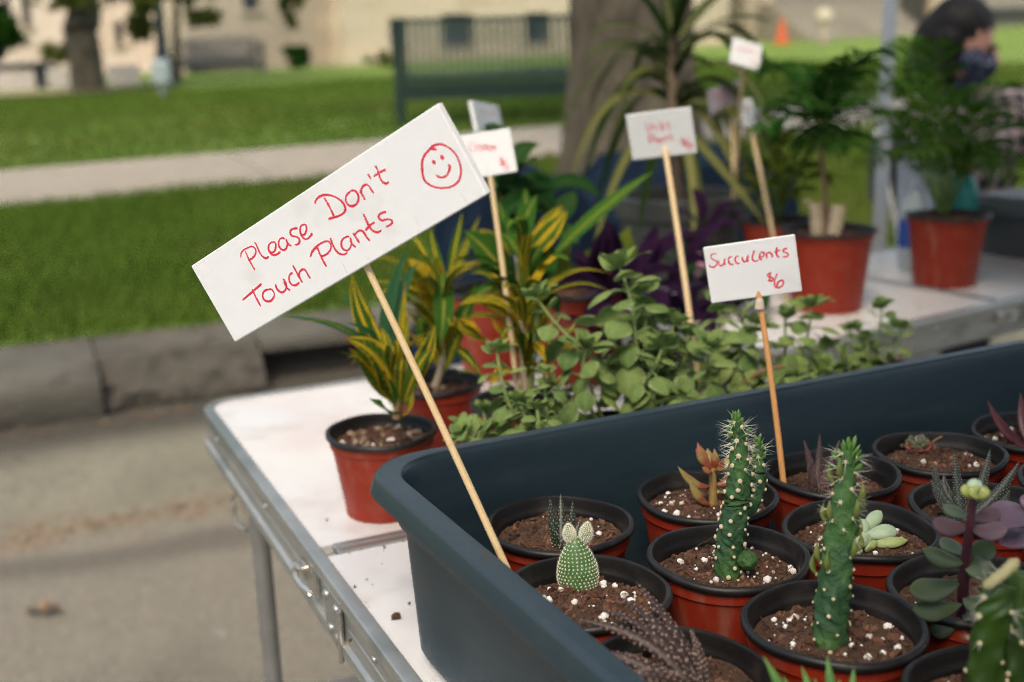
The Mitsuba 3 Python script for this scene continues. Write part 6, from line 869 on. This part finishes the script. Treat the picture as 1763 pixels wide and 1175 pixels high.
part('price_sign', 'tape', lathe([(.0, .0045), (.0024, .004), (.0032, .001), (.0038, -.003), (.0042, -.0045), (.0022, -.005)], 16, np.array((0.1943, 0.9086, 0.94))), 'tape_beige', smooth=True)
VIC = {'corners': [(0.1357, 1.3677, 1.0614), (0.2068, 1.3491, 1.0695), (0.2165, 1.3636, 1.0173), (0.1454, 1.3822, 1.0092)], 'words': [[[(21.34, -10.08), (23.68, -21.53), (28.85, -11.73)], [(28.38, -14.93), (28.59, -19.87)], [(34.37, -16.37), (32.36, -17.42), (32.2, -20.67), (34.75, -22.32)], [(38.65, -12.37), (38.4, -22.8)], [(42.43, -16.13), (38.86, -19.58), (42.44, -22.67)], [(47.84, -14.89), (45.24, -15.85), (47.22, -19.37), (47.82, -21.74), (45.26, -22.38)]], [[(22.82, -27.36), (22.91, -37.32)], [(22.32, -28.62), (25.46, -26.38), (28.14, -29.37), (27.05, -32.54), (23.84, -33.12)], [(30.07, -28.96), (30.35, -35.61), (31.79, -36.46)], [(35.19, -32.26), (32.91, -32.96), (32.7, -36.58), (34.85, -36.85), (35.71, -32.99), (36.37, -37.05)], [(39.64, -31.52), (39.83, -36.83)], [(39.98, -33.54), (42.08, -31.83), (43.06, -35.92)], [(47.49, -28.58), (47.81, -35.21), (49.15, -36.7)], [(44.82, -32.18), (49.65, -30.83)]], [[(61.6, -36.0), (58.35, -37.23), (61.08, -39.89), (61.39, -42.24), (58.22, -42.83)], [(60.21, -34.83), (59.87, -44.37)], [(66.96, -35.05), (63.86, -39.92), (64.0, -45.89), (67.0, -48.92), (69.85, -45.97), (68.06, -43.1), (64.99, -45.35)]]], 'creases': [], 'top': (0.181, 1.3743, 1.0262)}
sign('white card sign reading Vicks Plant $6 on a long bamboo stick', VIC['corners'], .002, VIC['words'], [VIC['top'], (0.1891, 1.1479, 0.7831)], rs=.0031, w=.0016)
CRO = {'corners': [(-0.0625, 1.2598, 1.0497), (0.0045, 1.2699, 1.058), (0.0114, 1.2615, 1.0129), (-0.0556, 1.2514, 1.0045)], 'words': [[[(28.23, -9.99), (23.42, -10.24), (21.98, -15.23), (26.04, -19.05)], [(28.79, -12.7), (28.79, -18.46)], [(28.73, -14.78), (30.94, -12.54), (33.51, -12.96)], [(34.86, -14.23), (32.67, -17.53), (35.05, -18.98), (36.74, -15.59), (34.86, -14.23)], [(39.54, -11.87), (39.26, -19.15)], [(37.44, -14.66), (41.74, -14.33)], [(43.61, -15.69), (41.42, -18.99), (44.42, -20.01), (45.58, -16.54), (43.61, -15.69)], [(46.8, -15.69), (46.57, -19.85)], [(47.03, -17.3), (48.77, -16.54), (48.63, -20.19)]], [[(55.22, -30.73), (51.84, -31.74), (54.99, -34.89), (53.58, -36.76), (51.19, -35.31)], [(53.95, -28.94), (52.88, -37.69)], [(58.89, -33.97), (55.37, -38.64), (56.88, -42.04), (60.45, -40.02), (58.05, -38.56)]]], 'creases': [], 'top': (-0.0194, 1.2645, 1.0218)}
sign('white card sign reading Croton, its left end behind the long tilted sign', CRO['corners'], .002, CRO['words'], [CRO['top'], (0.0051, 1.1842, 0.784)], rs=.0028, w=.0013)
S5 = {'corners': [(0.3858, 2.0572, 1.1463), (0.4378, 2.0696, 1.1306), (0.4296, 2.0518, 1.0892), (0.3775, 2.0394, 1.1049)], 'words': [[[(9.54, -16.3), (15.53, -19.05), (18.68, -14.63), (24.01, -19.35), (27.17, -14.92), (33.3, -18.54), (36.47, -14.1), (42.61, -17.72), (47.96, -15.34)]], [[(42.17, -28.5), (39.0, -32.93), (44.91, -34.85), (42.76, -39.87)]]], 'creases': [], 'top': (0.4036, 2.0558, 1.1049)}
sign('small white card sign high on a stick in front of the palm fronds', S5['corners'], .002, S5['words'], [S5['top'], (0.4348, 2.2951, 0.8408)], rs=.0034, card='card_white', w=.0019)
S3 = {'corners': [(-0.0418, 1.5324, 1.0762), (-0.0117, 2.0269, 1.0456), (-0.0049, 2.0241, 1.0074), (-0.035, 1.5296, 1.038)], 'words': [[[(84.55, -12.07), (119.53, -14.44), (160.21, -12.03), (194.69, -15.96), (251.18, -12.65), (289.54, -16.81), (352.49, -13.35), (431.16, -17.57)]]], 'creases': [], 'top': (-0.0338, 1.7261, 1.0397)}
sign('small white sign turned sideways above the Croton sign', S3['corners'], .005, S3['words'], [S3['top'], (0.0016, 1.5754, 0.8458)], rs=.003, w=.0017)
S6 = {'corners': [(0.388, 2.3241, 1.0479), (0.4582, 2.3502, 1.0666), (0.4662, 2.3617, 1.0209), (0.396, 2.3356, 1.0021)], 'words': [[[(16.57, -16.51), (25.91, -13.37), (31.75, -20.08), (41.48, -14.07), (49.65, -20.49), (56.87, -16.69)]], [[(21.76, -28.0), (33.03, -27.43), (43.61, -32.62), (59.3, -33.36)]]], 'creases': [], 'top': (0.4385, 2.3529, 1.0366)}
sign('greyish lilac sign half hidden by leaves below the small high sign', S6['corners'], .002, S6['words'], [S6['top'], (0.437, 2.2951, 0.8407)], rs=.003, card='card_lilac', w=.0018)
S7 = {'corners': [(0.4143, 2.1382, 1.0404), (0.4381, 2.1468, 1.0394), (0.4436, 2.1266, 0.9919), (0.4198, 2.118, 0.9929)], 'words': [[[(6.53, -15.03), (9.48, -20.58), (14.19, -16.93), (16.79, -24.32)]]], 'creases': [], 'top': (0.4313, 2.1368, 1.0028)}
sign('narrow white sign seen edge on beside the greyish lilac sign', S7['corners'], .004, S7['words'], [S7['top'], (0.473, 1.9975, 0.7)], rs=.0036, w=.0015)
# ---------------------------------------------------------------- tent with its pole, things at the back right
bs('tent_cloth', (.34, .36, .40), .8)
tt = thing('market_tent', 'market tent with a silver pole rising behind the back right table', 'tent')
PB = np.array([.872, 2.775])
bs('pole_grey', lambda p, n, uv: mix((.36, .40, .45), (.50, .52, .54), noise(p.x * 40, p.y * 40, p.z * 14)), .35, metallic=.35)
CX, CY = np.array([.970, -.243]) * 3.2, np.array([-.243, -.970]) * 3.2
corners = [PB, PB + CX, PB + CX + CY, PB + CY]
for c in corners:
    pl_ = part(tt, 'pole', box((.030, .030, 2.06), (*c, 1.03), -.2455, .002), 'pole_grey', smooth=False)
    part(pl_, 'foot', box((.09, .09, .012), (*c, .0075), -.2455), 'pole_grey', smooth=False)
ctr = np.mean(corners, 0)
part(tt, 'roof', tm([[*c, 2.07] for c in corners] + [[*ctr, 2.95]], [[0, 1, 4], [1, 2, 4], [2, 3, 4], [3, 0, 4]]), 'tent_cloth', smooth=False)
for i in range(4): a, b = corners[i], corners[(i + 1) % 4]; part(tt, 'valance', tm([[*a, 2.072], [*b, 2.072], [*b, 1.86], [*a, 1.86]], [[0, 1, 2], [0, 2, 3]]), 'tent_cloth', smooth=False)
bs('grey_plastic', lambda p, n, uv: mix((.085, .092, .092), (.12, .125, .125), fbm(p.x * 12, p.y * 12, p.z * 12)), .5)
gb = thing('storage_box', 'grey plastic storage box on the back right table beside the palm pot', 'box')
GB = np.array((1.059, 2.3803, 0.6851)); GB[2] = ZT
def lbox(w0, d0, w1, d1, z0, z1): return m3.Manifold.hull_points(np.array([[sx * w * .5, sy * d * .5, z] for w, d, z in ((w0, d0, z0), (w1, d1, z1)) for sx in (-1, 1) for sy in (-1, 1)]))
def placed(m, at, rz): mm = m.to_mesh(); v = mm.vert_properties[:, :3]; c, s = math.cos(rz), math.sin(rz); return tm(v @ np.array([[c, -s, 0], [s, c, 0], [0, 0, 1]]).T + at, mm.tri_verts)
part(gb, 'body', placed(lbox(.25, .17, .29, .20, .0, .10) - lbox(.24, .16, .28, .19, .004, .2), GB + [.06, .03, .001], math.radians(33.5)), 'grey_plastic', smooth=False)
part(gb, 'lid', placed(lbox(.32, .23, .32, .23, .088, .105) + lbox(.29, .20, .28, .19, .104, .122), GB + [.06, .03, .001], math.radians(33.5)), 'grey_plastic', smooth=False)
bs('teal_plastic', (.02, .26, .22), .35); bs('orange_cap', (.75, .09, .03), .4); bs('white_plastic', (.62, .64, .72), .45); bs('clear_plastic', (.45, .5, .52), .2); bs('label_blue', (.03, .09, .36), .4)
bt = thing('spray_bottle', 'teal and white bottle with an orange red cap behind the right palm', 'bottle'); BT = np.array([*(0.9041, 2.3662, 0.7947)[:2], ZT])
part(bt, 'body', lathe([(0, 0), (.030, 0), (.032, .004), (.032, .13), (.026, .155), (.012, .175), (.012, .185), (0, .186)], 24, BT), 'teal_plastic', smooth=40); part(bt, 'cap', lathe([(.0145, .178), (.0145, .208), (.011, .212), (0, .213)], 20, BT), 'orange_cap', smooth=40); part(bt, 'label', lathe([(.0324, .03), (.0324, .115)], 24, BT), 'teal_plastic', smooth=True)
wb = thing('water_bottle', 'clear water bottle with a blue label left of the right palm pot', 'bottle'); WB = np.array([*(0.7804, 2.2671, 0.7273)[:2], ZT])
part(wb, 'body', lathe([(0, 0), (.028, 0), (.030, .006), (.029, .07), (.030, .11), (.026, .135), (.012, .155), (.012, .165), (0, .166)], 24, WB), 'clear_plastic', smooth=40); part(wb, 'label', lathe([(.0306, .045), (.0306, .10)], 24, WB), 'label_blue', smooth=True); part(wb, 'cap', lathe([(.014, .158), (.014, .174), (0, .175)], 16, WB), 'white_plastic', smooth=40)
pb = thing('paper_bag', 'white paper bag standing behind the right palm pot', 'bag'); PBG = np.array([*(0.8402, 2.3966, 0.7511)[:2], ZT])
part(pb, 'bag', placed(lbox(.085, .05, .10, .045, .0, .195), PBG, math.radians(20)), 'white_plastic', smooth=False); part(pb, 'handle', tube(smooth_path([PBG + [-.02, 0, .19], PBG + [-.016, 0, .215], PBG + [.016, 0.005, .215], PBG + [.02, .007, .19]], 12), .0018, 6), 'white_plastic')
# ---------------------------------------------------------------- the seated person
def hull_chain(bones):
    parts_ = []
    for (p, r), (q, s) in bones:
        sp = trimesh.creation.icosphere(subdivisions=2).vertices; parts_.append(m3.Manifold.hull_points(np.vstack([sp * r + p, sp * s + q])))
    m = parts_[0]
    for x in parts_[1:]: m = m + x
    return m
def soft(m, step, it=12):
    mm = m.refine_to_length(step).to_mesh(); t = trimesh.Trimesh(mm.vert_properties[:, :3], mm.tri_verts, process=True); trimesh.smoothing.filter_taubin(t, iterations=it); return t
bs('skin', lambda p, n, uv: mix((.42, .21, .15), (.50, .27, .20), noise(p.x * 30, p.y * 30, p.z * 30)), .5)
bs('hair_black', lambda p, n, uv: mix((.004, .0035, .004), (.012, .010, .010), noise(p.x * 120, p.y * 120, p.z * 20)), .6, specular=.25)
def plaid(p, n, uv):
    a, b = p.x * .94 + p.y * .35, p.z * 1.0; fa, fb = a / .062 - dr.floor(a / .062), b / .062 - dr.floor(b / .062); sa, sb = dr.select(fa < .5, 1.0, 0.0), dr.select(fb < .5, 1.0, 0.0)
    return mix((.33, .25, .25), (.012, .012, .016), .5 * sa + .5 * sb)
bs('plaid_shirt', plaid, .85); bs('trousers_dark', (.012, .013, .02), .8); bs('mask_navy', lambda p, n, uv: mix((.012, .02, .05), (.28, .32, .40), smoothstep(.72, .8, noise(p.x * 150, p.y * 150, p.z * 150))), .8)
pe = thing('person', 'seated person with black bob hair, navy face mask and plaid shirt', 'person')
A3 = lambda *v: np.array(v, float)
Hd = A3(1.355, 3.60, 1.115); fd = nrm([.80, -.48, -.36]); rs_ = nrm(np.cross(fd, [0, 0, 1])); ud = np.cross(rs_, fd)
J = dict(pel=A3(1.45, 3.80, .53), ch=A3(1.44, 3.72, .80), nb=A3(1.42, 3.67, .945), sl=A3(1.28, 3.66, .895), sr=A3(1.60, 3.73, .895), el=A3(1.22, 3.50, .66), er=A3(1.67, 3.55, .66), wl=A3(1.34, 3.36, .62), wr=A3(1.56, 3.37, .62), hl=A3(1.36, 3.74, .51), hr=A3(1.54, 3.80, .51), kl=A3(1.31, 3.34, .53), kr=A3(1.60, 3.38, .53), al=A3(1.31, 3.33, .09), ar=A3(1.62, 3.37, .09))
bones = [((J['pel'], .12), (J['ch'], .125)), ((J['ch'], .12), (J['nb'], .06)), ((J['nb'], .052), (Hd - ud * .05 - fd * .01, .05)), ((J['nb'], .06), (J['sl'], .05)), ((J['nb'], .06), (J['sr'], .05)),
         ((Hd + ud * .025 - fd * .015, .088), (Hd - ud * .03 + fd * .015, .075)), ((Hd - ud * .03 + fd * .02, .07), (Hd - ud * .085 + fd * .045, .035)), ((Hd + fd * .088 + ud * .005, .010), (Hd + fd * .105 - ud * .025, .014)), ((Hd + rs_ * .082 - ud * .005, .012), (Hd + rs_ * .082 - ud * .035, .010)), ((Hd - rs_ * .082 - ud * .005, .012), (Hd - rs_ * .082 - ud * .035, .010))]
for s in 'lr': bones += [((J['s' + s], .050), (J['e' + s], .040)), ((J['e' + s], .038), (J['w' + s], .026)), ((J['pel'], .10), (J['h' + s], .09)), ((J['h' + s], .085), (J['k' + s], .058)), ((J['k' + s], .055), (J['a' + s], .038)), ((J['a' + s], .038), (J['a' + s] + [.02, -.13, -.05], .03))]
for s, q in (('l', 1), ('r', -1)):
    w = J['w' + s]; d = nrm([q * .75, -.35, -.35]); sd = nrm(np.cross(d, [0, 0, 1])) * q; pc = w + d * .075
    bones += [((w, .026), (w + d * .03, .026)), ((w + d * .03 - sd * .018, .017), (pc - sd * .026, .012)), ((w + d * .03 + sd * .014, .017), (pc + sd * .026, .012)), ((w + d * .03, .018), (pc, .014))]
    for i, (o, L) in enumerate([(-.030, .068), (-.010, .078), (.010, .074), (.029, .058)]):
        b0 = pc + sd * o; b1_ = b0 + d * L * .5 + [0, 0, -.012 - .002 * i]; bones += [((b0, .0095), (b1_, .009)), ((b1_, .009), (b1_ + d * L * .38 + [0, 0, -.026], .0078))]
    t0 = w + d * .028 - sd * .026; t1 = t0 + d * .034 - sd * .024; bones += [((t0, .013), (t1, .0105)), ((t1, .0105), (t1 + d * .03 + sd * .004 + [0, 0, -.008], .009))]
bd_ = part(pe, 'body', soft(hull_chain(bones), .010, 8), 'skin', smooth=True)
for q in (-1, 1): part(bd_, 'eye', ico(Hd + fd * .083 + rs_ * q * .032 + ud * .012, .011, 2), 'hair_black', smooth=True)
shirt = hull_chain([((J['pel'] + [0, 0, .02], .140), (J['ch'], .145)), ((J['ch'], .14), (J['nb'] - [0, 0, .02], .072))] + [b for s in 'lr' for b in (((J['nb'] - [0, 0, .02], .072), (J['s' + s], .064)), ((J['ch'], .13), (J['s' + s], .062)), ((J['s' + s], .064), (J['e' + s], .056)), ((J['e' + s], .056), (J['w' + s], .042)))])
sv = soft(shirt, .016, 8); vv_ = np.array(sv.vertices); vv_ += np.array(sv.vertex_normals) * (.014 * (meshkit.fbm(vv_ * 14) - .5))[:, None]; part(pe, 'shirt', tm(vv_, sv.faces), 'plaid_shirt', smooth=True)
part(pe, 'trousers', soft(hull_chain([((J['pel'], .135), (J['pel'] - [0, 0, .03], .135))] + [b for s in 'lr' for b in (((J['pel'], .12), (J['h' + s], .105)), ((J['h' + s], .105), (J['k' + s], .078)), ((J['k' + s], .076), (J['a' + s] + [0, 0, .02], .062)))]), .02, 8), 'trousers_dark', smooth=True)
for s in 'lr': part(pe, 'shoe', soft(hull_chain([((J['a' + s] + [-.005, .02, -.035], .047), (J['a' + s] + [.02, -.13, -.052], .036)), ((J['a' + s] + [.02, -.13, -.052], .036), (J['a' + s] + [.025, -.18, -.056], .030))]), .015, 6), 'rubber', smooth=True)
hm = hull_chain([((Hd + ud * .035 - fd * .030, .102), (Hd - ud * .02 - fd * .06, .094)), ((Hd - ud * .01 - fd * .060, .093), (Hd - ud * .11 - fd * .07, .075)), ((Hd + rs_ * .060 - fd * .030, .055), (Hd + rs_ * .066 - ud * .11 - fd * .020, .040)), ((Hd - rs_ * .060 - fd * .030, .055), (Hd - rs_ * .066 - ud * .11 - fd * .020, .040))])
hv = soft(hm, .010, 5); h_ = np.array(hv.vertices); h_ = Hd + (h_ - Hd) * .95; h_ += np.array(hv.vertex_normals) * (.012 * (meshkit.fbm(np.stack([h_[:, 0] * 60, h_[:, 1] * 60, h_[:, 2] * 9], -1)) - .5))[:, None]; part(pe, 'hair', tm(h_, hv.faces), 'hair_black', smooth=True)
mk_ = hull_chain([((Hd - ud * .035 + fd * .045 + rs_ * .045, .042), (Hd - ud * .035 + fd * .045 - rs_ * .045, .042)), ((Hd - ud * .04 + fd * .07, .048), (Hd - ud * .095 + fd * .055, .042)), ((Hd - ud * .095 + fd * .055, .042), (Hd - ud * .13 + fd * .03, .035))])
part(pe, 'face_mask', soft(mk_, .010, 6), 'mask_navy', smooth=True)
fc = thing('folding_chair', 'dark folding chair that the plaid shirted person sits on', 'chair')
FC = np.array([1.45, 3.80]); fx, fy = nrm([.97, .22, 0]), nrm([-.22, .97, 0]); FQ = lambda a, b, z: np.array([*FC, 0]) + fx * a + fy * b + [0, 0, z]
part(fc, 'seat', box((.42, .42, .03), FQ(0, -.05, .375), math.atan2(fx[1], fx[0]), .008), 'frame_dark'); part(fc, 'backrest', box((.42, .025, .22), FQ(0, .205, .72), math.atan2(fx[1], fx[0]), .008), 'frame_dark')
for a in (-.2, .2): part(fc, 'leg', rod(FQ(a, -.24, 0), FQ(a, .19, .84), .011), 'aluminium_dull'); part(fc, 'leg', rod(FQ(a * .9, .22, 0), FQ(a * .9, -.18, .37), .011), 'aluminium_dull')
